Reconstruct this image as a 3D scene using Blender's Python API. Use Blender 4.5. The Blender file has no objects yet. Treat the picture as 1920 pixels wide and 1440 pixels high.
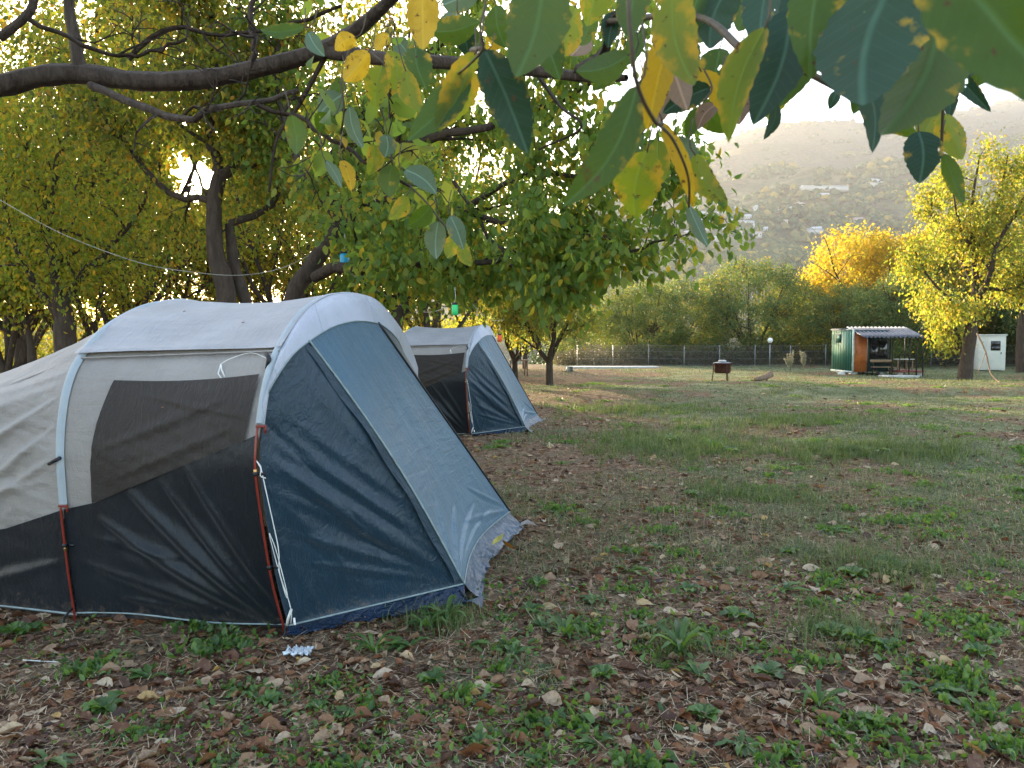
import bpy, math, random
import numpy as np
from mathutils import Vector, Matrix, noise as mnoise

# ------------------------------------------------------------------ camera, world, sun, exposure
S = bpy.context.scene
COL = S.collection
F = 1387.0            # focal length in photo pixels (1920 wide)
CAMZ = 1.6
PITCH = math.atan(80 / F)
cam_d = bpy.data.cameras.new('camera')
cam = bpy.data.objects.new('camera', cam_d)
COL.objects.link(cam)
cam.location = (0, 0, CAMZ)
cam.rotation_euler = (math.pi / 2 - PITCH, 0, 0)
cam_d.sensor_width = 36
cam_d.lens = 36 * F / 1920
cam_d.clip_start = 0.05
cam_d.clip_end = 12000
cam_d.dof.use_dof = True
cam_d.dof.focus_distance = 6.0
cam_d.dof.aperture_fstop = 9.0
S.camera = cam
S.render.resolution_x, S.render.resolution_y = 1024, 768

def ray(px, py):
    a = (px - 960) / F; b = (720 - py) / F
    c, s = math.cos(PITCH), math.sin(PITCH)
    return Vector((a, c + b * s, -s + b * c))
def P(px, py, D):
    r = ray(px, py); r = r * (D / r.y)
    return Vector((r.x, r.y, r.z + CAMZ))

SUN_DIR = ray(365, 335).normalized()
SUN_EL = math.asin(SUN_DIR.z); SUN_AZ = math.atan2(SUN_DIR.x, SUN_DIR.y)   # clockwise from +Y
world = bpy.data.worlds.new('World'); S.world = world; world.use_nodes = True
nt = world.node_tree; nt.nodes.clear()
wo = nt.nodes.new('ShaderNodeOutputWorld'); bg = nt.nodes.new('ShaderNodeBackground')
sky = nt.nodes.new('ShaderNodeTexSky'); sky.sky_type = 'NISHITA'; sky.sun_disc = False
sky.sun_elevation = SUN_EL; sky.sun_rotation = SUN_AZ
sky.air_density = 1.0; sky.dust_density = 2.5; sky.ozone_density = 1.0; sky.altitude = 400
bg.inputs['Strength'].default_value = 0.15
# bright hazy aureole of the low sun
geo = nt.nodes.new('ShaderNodeTexCoord')
dot = nt.nodes.new('ShaderNodeVectorMath'); dot.operation = 'DOT_PRODUCT'
nt.links.new(geo.outputs['Generated'], dot.inputs[0]); dot.inputs[1].default_value = SUN_DIR
def wmath(op, a, b=None):
    n = nt.nodes.new('ShaderNodeMath'); n.operation = op
    for i, v in enumerate((a, b)):
        if v is None: continue
        if isinstance(v, (int, float)): n.inputs[i].default_value = v
        else: nt.links.new(v, n.inputs[i])
    return n.outputs[0]
dd = wmath('MAXIMUM', dot.outputs['Value'], 0.0)
core = wmath('MULTIPLY', wmath('POWER', dd, 9000.0), 1500.0)
halo = wmath('MULTIPLY', wmath('POWER', dd, 250.0), 14.0)
glow = wmath('ADD', core, halo)
bg2 = nt.nodes.new('ShaderNodeBackground'); bg2.inputs['Color'].default_value = (1, .78, .42, 1)
nt.links.new(glow, bg2.inputs['Strength'])
add = nt.nodes.new('ShaderNodeAddShader')
nt.links.new(sky.outputs[0], bg.inputs['Color'])
nt.links.new(bg.outputs[0], add.inputs[0]); nt.links.new(bg2.outputs[0], add.inputs[1])
nt.links.new(add.outputs[0], wo.inputs['Surface'])

sun_d = bpy.data.lights.new('sun', 'SUN'); sun_d.energy = 4.2; sun_d.angle = math.radians(0.6)
sun_d.color = (1.0, .80, .52)
sun = bpy.data.objects.new('sun', sun_d); COL.objects.link(sun)
sun.rotation_euler = (-SUN_DIR).to_track_quat('-Z', 'Y').to_euler()
S.view_settings.view_transform = 'Standard'; S.view_settings.look = 'None'
S.view_settings.exposure = 2.62; S.view_settings.gamma = 1
S.render.engine = 'CYCLES'
S.cycles.max_bounces = 7; S.cycles.diffuse_bounces = 3; S.cycles.glossy_bounces = 2
S.cycles.transmission_bounces = 5; S.cycles.volume_bounces = 0; S.cycles.transparent_max_bounces = 4

# ------------------------------------------------------------------ helpers
def tag(o, label=None, cat=None, group=None, kind=None):
    if label: o['label'] = label
    if cat: o['category'] = cat
    if group: o['group'] = group
    if kind: o['kind'] = kind
    return o
def empty(name, loc=(0, 0, 0), rz=0.0, label=None, cat=None, group=None):
    o = bpy.data.objects.new(name, None); COL.objects.link(o)
    o.location = loc; o.rotation_euler = (0, 0, rz); o.empty_display_size = .2
    return tag(o, label, cat, group)
def mesh_np(name, V, faces_flat, sizes, mat, parent=None, uv=None, smooth=False, attrs=None):
    """V (n,3), faces_flat vertex index list, sizes per face."""
    V = np.asarray(V, np.float32); faces_flat = np.asarray(faces_flat, np.int32); sizes = np.asarray(sizes, np.int32)
    me = bpy.data.meshes.new(name)
    me.vertices.add(len(V)); me.vertices.foreach_set('co', V.ravel())
    me.loops.add(len(faces_flat)); me.loops.foreach_set('vertex_index', faces_flat)
    me.polygons.add(len(sizes))
    st = np.zeros(len(sizes), np.int32); st[1:] = np.cumsum(sizes)[:-1]
    me.polygons.foreach_set('loop_start', st); me.polygons.foreach_set('loop_total', sizes)
    if smooth: me.polygons.foreach_set('use_smooth', np.ones(len(sizes), bool))
    if uv is not None:
        l = me.uv_layers.new(name='UVMap'); l.data.foreach_set('uv', np.asarray(uv, np.float32)[faces_flat].ravel())
    if attrs:
        for k, a in attrs.items():
            at = me.attributes.new(k, 'FLOAT', 'POINT'); at.data.foreach_set('value', np.asarray(a, np.float32))
    me.update(calc_edges=True)
    if mat: me.materials.append(mat)
    o = bpy.data.objects.new(name, me); COL.objects.link(o)
    if parent: o.parent = parent
    return o
class MB:
    """collects simple shapes and links them as one mesh"""
    def __init__(s): s.v = []; s.f = []
    def face(s, pts):
        b = len(s.v); s.v += [tuple(p) for p in pts]; s.f.append(tuple(range(b, b + len(pts)))); return s
    def box(s, c, size, rz=0.0, M=None):
        x, y, z = [k / 2 for k in size]; b = len(s.v); c = Vector(c)
        R = M if M is not None else Matrix.Rotation(rz, 3, 'Z')
        for k in ((-x,-y,-z),(x,-y,-z),(x,y,-z),(-x,y,-z),(-x,-y,z),(x,-y,z),(x,y,z),(-x,y,z)):
            s.v.append(tuple(c + R @ Vector(k)))
        for f in ((0,3,2,1),(4,5,6,7),(0,1,5,4),(1,2,6,5),(2,3,7,6),(3,0,4,7)): s.f.append(tuple(b + i for i in f))
        return s
    def tube(s, pts, r, n=6, cap=True):
        pts = [Vector(p) for p in pts]; m = len(pts)
        rs = list(r) if hasattr(r, '__len__') else [r] * m
        up = None; b = len(s.v)
        for i, p in enumerate(pts):
            t = (pts[min(i + 1, m - 1)] - pts[max(i - 1, 0)])
            t = t.normalized() if t.length > 1e-9 else Vector((0, 0, 1))
            if up is None:
                up = t.orthogonal().normalized()
            else:
                up = (up - t * up.dot(t)); up = up.normalized() if up.length > 1e-6 else t.orthogonal().normalized()
            w = t.cross(up)
            for k in range(n):
                a = 2 * math.pi * k / n
                s.v.append(tuple(p + (up * math.cos(a) + w * math.sin(a)) * rs[i]))
        for i in range(m - 1):
            for k in range(n):
                k2 = (k + 1) % n
                s.f.append((b + i*n + k, b + i*n + k2, b + (i+1)*n + k2, b + (i+1)*n + k))
        if cap:
            s.f.append(tuple(b + k for k in range(n))[::-1]); s.f.append(tuple(b + (m-1)*n + k for k in range(n)))
        return s
    def lathe(s, prof, c=(0, 0, 0), n=20):
        b = len(s.v)
        for r, z in prof:
            for k in range(n):
                a = 2 * math.pi * k / n
                s.v.append((c[0] + r * math.cos(a), c[1] + r * math.sin(a), c[2] + z))
        for i in range(len(prof) - 1):
            for k in range(n):
                k2 = (k + 1) % n
                s.f.append((b + i*n + k, b + i*n + k2, b + (i+1)*n + k2, b + (i+1)*n + k))
        return s
    def build(s, name, mat, parent=None, smooth=False, bevel=0):
        fl = [i for f in s.f for i in f]
        o = mesh_np(name, s.v, fl, [len(f) for f in s.f], mat, parent, smooth=smooth)
        if bevel:
            m = o.modifiers.new('bevel', 'BEVEL'); m.width = bevel; m.segments = 2
        return o
def copy_tree(o, parent=None):
    c = o.copy(); COL.objects.link(c)
    if parent: c.parent = parent
    for ch in list(o.children): copy_tree(ch, c)
    return c

def vnoise(x, y, seed=0):
    """vectorised 2D value noise 0..1"""
    x = np.asarray(x, float); y = np.asarray(y, float)
    xi = np.floor(x).astype(np.int64); yi = np.floor(y).astype(np.int64)
    fx = x - xi; fy = y - yi; fx = fx*fx*(3-2*fx); fy = fy*fy*(3-2*fy)
    def h(a, b):
        n = (a * 374761393 + b * 668265263 + seed * 1442695041) & 0xffffffff
        n = ((n ^ (n >> 13)) * 1274126177) & 0xffffffff
        return ((n ^ (n >> 16)) & 0xffff) / 65535.0
    return (h(xi, yi)*(1-fx) + h(xi+1, yi)*fx)*(1-fy) + (h(xi, yi+1)*(1-fx) + h(xi+1, yi+1)*fx)*fy
def fbm(x, y, seed=0, o=4):
    r = 0; a = .5; t = 0
    for i in range(o):
        r = r + a * vnoise(np.asarray(x) * 2**i, np.asarray(y) * 2**i, seed + i * 17); t += a; a *= .5
    return r / t
def sstep(a, b, x):
    t = np.clip((np.asarray(x, float) - a) / (b - a), 0, 1); return t*t*(3-2*t)
def catmull(pts, n):
    """n samples through pts (any dimension)"""
    p = np.asarray(pts, float); m = len(p)
    q = np.vstack([2*p[0]-p[1], p, 2*p[-1]-p[-2]])
    t = np.linspace(0, m - 1, n); i = np.minimum(t.astype(int), m - 2); f = (t - i)[:, None]
    a, b, c, d = q[i], q[i+1], q[i+2], q[i+3]
    return .5 * ((2*b) + (-a+c)*f + (2*a-5*b+4*c-d)*f**2 + (-a+3*b-3*c+d)*f**3)

# ------------------------------------------------------------------ materials
class NG:
    def __init__(s, name):
        s.m = bpy.data.materials.new(name); s.m.use_nodes = True; s.t = s.m.node_tree; s.t.nodes.clear()
        s.out = s.n('ShaderNodeOutputMaterial')
    def n(s, typ, **k):
        x = s.t.nodes.new(typ)
        for a, v in k.items(): setattr(x, a, v)
        return x
    def l(s, a, b): s.t.links.new(a, b)
    def val(s, sock, v):
        if hasattr(v, 'links') or isinstance(v, bpy.types.NodeSocket): s.l(v, sock)
        else: sock.default_value = v
    def math(s, op, a, b=0.0, clamp=False):
        x = s.n('ShaderNodeMath', operation=op); x.use_clamp = clamp; s.val(x.inputs[0], a); s.val(x.inputs[1], b); return x.outputs[0]
    def noise(s, scale, vec=None, detail=4, rough=.55, dist=0.0):
        x = s.n('ShaderNodeTexNoise'); x.inputs['Scale'].default_value = scale; x.inputs['Detail'].default_value = detail
        x.inputs['Roughness'].default_value = rough; x.inputs['Distortion'].default_value = dist
        if vec is not None: s.l(vec, x.inputs['Vector'])
        return x.outputs['Fac']
    def coord(s, which='Object', scale=(1, 1, 1), rot=(0, 0, 0)):
        c = s.n('ShaderNodeTexCoord'); m = s.n('ShaderNodeMapping'); m.inputs['Scale'].default_value = scale
        m.inputs['Rotation'].default_value = rot; s.l(c.outputs[which], m.inputs['Vector']); return m.outputs[0]
    def ramp(s, fac, stops, interp='LINEAR'):
        r = s.n('ShaderNodeValToRGB'); e = r.color_ramp.elements; r.color_ramp.interpolation = interp
        while len(e) < len(stops): e.new(.5)
        for i, (p, c) in enumerate(stops):
            e[i].position = p; e[i].color = tuple(c) + (1,) if len(c) == 3 else c
        s.l(fac, r.inputs[0]); return r.outputs[0]
    def mix(s, fac, a, b, mode='MIX'):
        x = s.n('ShaderNodeMix', data_type='RGBA', blend_type=mode)
        s.val(x.inputs[0], fac)
        for i, v in ((6, a), (7, b)):
            if isinstance(v, tuple): x.inputs[i].default_value = v + (1,) if len(v) == 3 else v
            else: s.l(v, x.inputs[i])
        return x.outputs[2]
    def bump(s, h, dist=.01, strength=1.0, nrm=None):
        b = s.n('ShaderNodeBump'); b.inputs['Distance'].default_value = dist; b.inputs['Strength'].default_value = strength
        s.l(h, b.inputs['Height'])
        if nrm is not None: s.l(nrm, b.inputs['Normal'])
        return b.outputs[0]
    def pbr(s, col, rough=.6, metal=0.0, spec=.5, nrm=None, **kw):
        p = s.n('ShaderNodeBsdfPrincipled')
        if isinstance(col, tuple): p.inputs['Base Color'].default_value = col + (1,) if len(col) == 3 else col
        else: s.l(col, p.inputs['Base Color'])
        s.val(p.inputs['Roughness'], rough); p.inputs['Metallic'].default_value = metal
        p.inputs['Specular IOR Level'].default_value = spec
        if nrm is not None: s.l(nrm, p.inputs['Normal'])
        for k, v in kw.items(): p.inputs[k.replace('_', ' ')].default_value = v
        return p.outputs[0]
    def fin(s, sh): s.l(sh, s.out.inputs['Surface']); return s.m
    def addtrans(s, sh, col, fac, nrm=None):
        t = s.n('ShaderNodeBsdfTranslucent')
        if isinstance(col, tuple): t.inputs[0].default_value = col + (1,)
        else: s.l(col, t.inputs[0])
        if nrm is not None: s.l(nrm, t.inputs['Normal'])
        m = s.n('ShaderNodeMixShader'); s.val(m.inputs[0], fac); s.l(sh, m.inputs[1]); s.l(t.outputs[0], m.inputs[2]); return m.outputs[0]

def mat_plain(name, col, rough=.6, metal=0.0, spec=.5, var=.25, scale=8, bump=.002, bscale=30):
    g = NG(name); c = g.coord('Object')
    n1 = g.noise(scale, c, 5, .6)
    d = tuple(max(0, k * (1 - var)) for k in col); b = tuple(min(1, k * (1 + var)) for k in col)
    colr = g.ramp(n1, [(.3, d), (.7, b)])
    nb = g.bump(g.noise(bscale, c, 4), bump)
    return g.fin(g.pbr(colr, rough, metal, spec, nb))
def mat_fabric(name, col, rough=.5, spec=.45, trans=.0, tcol=None, wr=.004, wscale=(3, 9, 1), var=.12, sheen=.15, fine=1.0, dirt=.0):
    g = NG(name); uv = g.coord('UV', wscale, (0, 0, .35)); uv2 = g.coord('UV', (6, 2, 1), (0, 0, -.6)); o = g.coord('Object')
    n1 = g.noise(1.6, uv, 4, .55, .6); n2 = g.noise(2.2, uv2, 5, .6, 1.2); n3 = g.noise(60, g.coord('UV'), 3, .6)
    rd = g.math('ABSOLUTE', g.math('SUBTRACT', n2, .5))
    rd = g.math('MULTIPLY', g.math('SUBTRACT', .10, rd, True), 3.0)
    n4 = g.noise(1.4, g.coord('UV', (7, 4, 1), (0, 0, 1.1)), 4, .6, 1.5)
    rd2 = g.math('MULTIPLY', g.math('SUBTRACT', .05, g.math('ABSOLUTE', g.math('SUBTRACT', n4, .5)), True), 6.0)
    h = g.math('ADD', g.math('MULTIPLY', n1, 1.0), g.math('ADD', g.math('MULTIPLY', rd, .4), g.math('MULTIPLY', rd2, .22)))
    h = g.math('ADD', h, g.math('MULTIPLY', n3, .06 * fine))
    nb = g.bump(h, wr)
    a = tuple(k * (1 - var) for k in col); b = tuple(min(1, k * (1 + var)) for k in col)
    c = g.ramp(g.noise(2.5, o, 5, .65), [(.3, a), (.7, b)])
    if name in ('fabric_lower_wall', 'fabric_navy', 'fabric_door_skylit'):
        sz = g.n('ShaderNodeSeparateXYZ'); g.l(o, sz.inputs[0])
        mud = g.math('MULTIPLY', g.math('SUBTRACT', g.math('SUBTRACT', g.noise(24, o, 6, .75), .42), g.math('MULTIPLY', sz.outputs[2], 1.15), True), 3.5, True)
        c = g.mix(mud, c, (.14, .10, .075))
    if dirt:
        sp = g.noise(38, o, 6, .8)
        c = g.mix(g.math('MULTIPLY', g.math('SUBTRACT', sp, .66, True), dirt * 8, True), c, (.55, .6, .65))
    p = g.pbr(c, rough, 0, spec, nb, Sheen_Weight=sheen)
    if trans: p = g.addtrans(p, tcol or col, trans, nb)
    return g.fin(p)
def mat_bark(name, a, b, scale=1.0):
    g = NG(name); c = g.coord('Object', (6*scale, 6*scale, 1.6*scale))
    n = g.noise(2.5, c, 6, .7, .4); c2 = g.coord('Object')
    col = g.mix(g.math('MULTIPLY', g.noise(3, c2, 3), .5), g.ramp(n, [(.32, a), (.68, b)]), tuple(k * 1.3 for k in b))
    return g.fin(g.pbr(col, .9, 0, .2, g.bump(n, .04)))
def mat_leaf(name, stops, tstops, trans=.45, rough=.55, spec=.2):
    """colour varies leaf by leaf (random per island)"""
    g = NG(name); gm = g.n('ShaderNodeNewGeometry'); r = gm.outputs['Random Per Island']
    c = g.ramp(r, stops); t = g.ramp(r, tstops)
    o = g.coord('Object'); n = g.noise(.9, o, 3)
    c = g.mix(g.math('MULTIPLY', n, .35), c, tuple(k * .7 for k in stops[0][1]))
    if name == 'dead_leaf':
        c = g.mix(g.math('MULTIPLY', g.math('SUBTRACT', g.noise(70, o, 5, .7), .42, True), 2.0, True), c, (.07, .03, .015))
        c = g.mix(g.math('MULTIPLY', g.math('SUBTRACT', g.noise(34, o, 5, .7), .54, True), 2.0, True), c, (.55, .38, .22))
    return g.fin(g.addtrans(g.pbr(c, rough, 0, spec), t, trans))
def mat_big_leaf(name, top, under, yellow=0.0, tcol=(.25, .35, .03), spots=.3, trans=.35):
    g = NG(name); tc = g.n('ShaderNodeTexCoord'); sp = g.n('ShaderNodeSeparateXYZ'); g.l(tc.outputs['UV'], sp.inputs[0])
    x = g.math('ABSOLUTE', sp.outputs[0]); y = sp.outputs[1]
    # side veins: lines bending forward from the midrib
    ph = g.math('SUBTRACT', g.math('MULTIPLY', y, 11.0), g.math('MULTIPLY', x, 5.0))
    ph = g.math('FRACT', ph); v = g.math('ABSOLUTE', g.math('SUBTRACT', ph, .5))
    vein = g.math('MULTIPLY', g.math('SUBTRACT', .07, v, True), 10, True)
    mid = g.math('MULTIPLY', g.math('SUBTRACT', .045, x, True), 30, True)
    vv = g.math('MAXIMUM', g.math('MULTIPLY', vein, .45), mid)
    gm = g.n('ShaderNodeNewGeometry'); o = g.coord('Object')
    oi = g.n('ShaderNodeObjectInfo')
    base = g.mix(gm.outputs['Backfacing'], top, under)
    base = g.mix(g.math('MULTIPLY', g.noise(14, o, 4), .5), base, tuple(k * .55 for k in top))
    edge = g.math('MULTIPLY', g.math('SUBTRACT', g.math('ADD', g.noise(28, o, 4, .65), g.math('MULTIPLY', x, .5)), .72 - .5 * yellow, True), 6, True)
    base = g.mix(edge, base, (.42, .27, .02))
    brown = g.math('MULTIPLY', g.math('SUBTRACT', g.noise(75, o, 3, .6), .72 - .09 * spots, True), 20, True)
    brown2 = g.math('MULTIPLY', g.math('SUBTRACT', g.noise(17, o, 5, .7), .69 - .10 * spots, True), 12, True)
    br = g.math('MAXIMUM', brown, brown2)
    base = g.mix(br, base, (.09, .04, .015))
    col = g.mix(g.math('MULTIPLY', vv, .7), base, tuple(min(1, k * 2.6 + .03) for k in top))
    nb = g.bump(g.math('ADD', g.math('MULTIPLY', vv, -.5), g.math('MULTIPLY', g.noise(40, o, 3), .3)), .0012)
    tr = g.mix(edge, tcol, (.6, .38, .02)); tr = g.mix(br, tr, (.12, .05, .01)); tr = g.mix(g.math('MULTIPLY', vv, .5), tr, tuple(k * .5 for k in tcol))
    hole = g.math('GREATER_THAN', g.noise(33, g.coord('Object'), 2, .5), .735)
    sh = g.addtrans(g.pbr(col, .5, 0, .28, nb), tr, trans, nb)
    tp = g.n('ShaderNodeBsdfTransparent'); m = g.n('ShaderNodeMixShader'); g.l(hole, m.inputs[0]); g.l(sh, m.inputs[1]); g.l(tp.outputs[0], m.inputs[2])
    return g.fin(m.outputs[0])
M = {}
M['bark'] = mat_bark('bark_dark', (.020, .014, .010), (.085, .062, .046))
M['bark_grey'] = mat_bark('bark_grey', (.045, .036, .028), (.19, .165, .14), 2.0)
GR = [(0, (.055, .105, .025)), (.6, (.10, .155, .035)), (.9, (.15, .18, .035)), (1, (.34, .25, .02))]
GT = [(0, (.26, .42, .05)), (.6, (.42, .54, .06)), (.88, (.62, .60, .05)), (1, (.85, .55, .04))]
M['bark_limb'] = mat_bark('bark_limb', (.022, .015, .011), (.105, .080, .062), 2.0)
M['leaf'] = mat_leaf('leaf_walnut', GR, GT, .48)
M['leaf_gold'] = mat_leaf('leaf_gold', [(0, (.06, .10, .018)), (.5, (.12, .15, .02)), (.85, (.20, .18, .02)), (1, (.34, .20, .015))],
                          [(0, (.34, .46, .04)), (.6, (.58, .58, .05)), (1, (.85, .52, .04))], .52)
M['leaf_mid'] = mat_leaf('leaf_mid', [(0, (.08, .125, .035)), (.6, (.15, .185, .05)), (.9, (.24, .22, .05)), (1, (.38, .24, .03))],
                         [(0, (.32, .44, .06)), (.7, (.52, .54, .07)), (1, (.85, .5, .05))], .45)
M['leaf_olive'] = mat_leaf('leaf_olive', [(0, (.035, .055, .015)), (.5, (.075, .095, .02)), (.85, (.13, .12, .025)), (1, (.28, .16, .02))],
                           [(0, (.20, .27, .03)), (.5, (.42, .44, .04)), (.85, (.66, .55, .05)), (1, (.85, .42, .03))], .5)
M['leaf_row'] = mat_leaf('leaf_row', [(0, (.07, .12, .045)), (.6, (.135, .195, .065)), (.9, (.22, .23, .06)), (1, (.42, .30, .04))],
                         [(0, (.16, .27, .05)), (.7, (.30, .38, .06)), (1, (.7, .45, .04))], .28)
M['leaf_orange'] = mat_leaf('leaf_orange', [(0, (.16, .18, .03)), (.5, (.34, .26, .03)), (1, (.46, .24, .02))],
                            [(0, (.55, .56, .05)), (1, (.9, .52, .04))], .5)
M['leaf_yellow'] = mat_leaf('leaf_yellow', [(0, (.09, .13, .025)), (.45, (.17, .20, .03)), (1, (.33, .25, .03))],
                            [(0, (.32, .42, .04)), (.6, (.52, .52, .05)), (1, (.75, .5, .05))], .42)
M['leaf_dark'] = mat_leaf('leaf_dark', [(0, (.018, .04, .022)), (1, (.05, .08, .035))], [(0, (.05, .09, .03)), (1, (.12, .16, .04))], .25)
M['leaf_scrub'] = mat_leaf('leaf_scrub', [(0, (.06, .065, .04)), (.6, (.12, .10, .065)), (1, (.17, .14, .08))], [(0, (.1, .1, .05)), (1, (.2, .17, .08))], .25)
M['lf_green'] = mat_big_leaf('big_leaf_green', (.022, .058, .012), (.06, .09, .03), 0.0, (.18, .30, .015), .5, .30)
M['lf_teal'] = mat_big_leaf('big_leaf_teal', (.013, .042, .022), (.035, .075, .042), 0.0, (.06, .15, .03), .55, .12)
M['lf_yg'] = mat_big_leaf('big_leaf_yellowgreen', (.06, .10, .010), (.10, .12, .03), .25, (.38, .46, .02), .85, .48)
M['lf_yellow'] = mat_big_leaf('big_leaf_yellow', (.30, .22, .015), (.5, .35, .06), .3, (.8, .5, .02), 1.0, .5)
M['lf_brown'] = mat_big_leaf('big_leaf_brown', (.20, .13, .085), (.27, .20, .15), .0, (.3, .16, .06), .7, .25)
M['lf_pale'] = mat_big_leaf('big_leaf_pale', (.09, .15, .11), (.12, .17, .11), 0.0, (.2, .28, .07), .3, .22)
M['twig'] = mat_plain('twig', (.075, .055, .03), .7, var=.4, scale=40)

# ------------------------------------------------------------------ terrain
def crest_tan(a):
    xs = [-3, -.2, 0, .10, .21, .35, .50, .59, .69, .9, 2]
    ys = [.02, .03, .10, .23, .275, .308, .318, .335, .352, .36, .3]
    return np.interp(a, xs, ys)
def H(x, y):
    x = np.asarray(x, float); y = np.asarray(y, float)
    z = (fbm(x*.22+5, y*.22, 1, 3) - .5) * .16 * sstep(6, 16, np.hypot(x, y)) + (fbm(x*1.1, y*1.1, 3, 3) - .5) * .05 + (fbm(x*5, y*5, 9, 3) - .5) * .03
    z = z + .16 * np.exp(-((x-6)**2/60 + (y-37)**2/14)) + .05*np.exp(-((x-13)**2/60 + (y-17)**2/14))
    z = z + .17*sstep(9.0, 10.8, y + .25*(fbm(x*.5, y*.5, 6, 2)-.5)*4)*sstep(2.8, 6.0, x)*(1-sstep(12, 19, y)) + .20*sstep(20.5, 23.0, y + (fbm(x*.3, y*.3, 7, 2)-.5)*4)*sstep(3.5, 9, x)*(1-sstep(25, 31, y))
    fall = -.20 * np.clip(y - 50, 0, 260) * sstep(50, 70, y)
    Y = np.maximum(y, 1.0); a = x / Y
    k = crest_tan(a) / .318
    hill = .382 * (Y - 760) * k
    dn = np.clip((Y - 3200), 0, None)
    hill = np.minimum(hill, crest_tan(a) * 3300 * 1.0 + 0*Y) - dn * .35
    spur = (fbm(x/520 + 3, Y/420, 21, 3) - .5) * 260 + (fbm(x/150, Y/130, 23, 3) - .5) * 80
    hill = hill + spur * sstep(900, 1400, Y) * (1 - sstep(2500, 3300, Y) * .8) * k
    rid = 1 - np.abs(2*fbm(x/230 + .12*Y/100, Y/620, 27, 3) - 1); rid2 = 1 - np.abs(2*fbm(x/90 + Y/260, Y/330, 29, 2) - 1)
    spur = spur*.75 + (rid**2*170 + rid2**2*40 - 120)
    z2 = np.where(y > 760, np.maximum(hill, -52), -52)
    w = sstep(700, 1000, y)
    far = fall * (1 - w) + z2 * w
    far = np.where(y > 400, far + (fbm(x/90, Y/90, 31, 3) - .5) * 10 * sstep(400, 600, y), far)
    return z * (1 - sstep(60, 200, y)) + far
def Hs(x, y): return float(H(x, y))
def G(px, py):
    """point on the near ground seen at a photo pixel"""
    r = ray(px, py); t = 1.0; prev = 0
    for i in range(4000):
        p = Vector((r.x*t, r.y*t, CAMZ + r.z*t))
        if p.z < Hs(p.x, p.y): break
        prev = t; t *= 1.004
    lo, hi = prev, t
    for i in range(20):
        m = (lo+hi)/2
        if CAMZ + r.z*m < Hs(r.x*m, r.y*m): hi = m
        else: lo = m
    return Vector((r.x*hi, r.y*hi, Hs(r.x*hi, r.y*hi)))
def greenness(x, y):
    """1 = grass, 0 = bare brown soil"""
    n = fbm(x*.9+2, y*.9, 41, 4); big = fbm(x*.25, y*.25+7, 43, 3)
    base = .24 + .40*sstep(-1.5, 4.5, x - .12*y + .3) + .22*sstep(9, 18, y)
    base = base - .45*np.exp(-((x+.2)**2/1.6 + (y-8.3)**2/5)) - .30*(1-sstep(4.0, 8.5, y)) - .22*(1-sstep(1.2, 3.0, x))*(1-sstep(9, 14, y))
    return np.clip((base + (n-.5)*1.5 + (big-.5)*.9 - .18) * 1.5, 0, 1)

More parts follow.
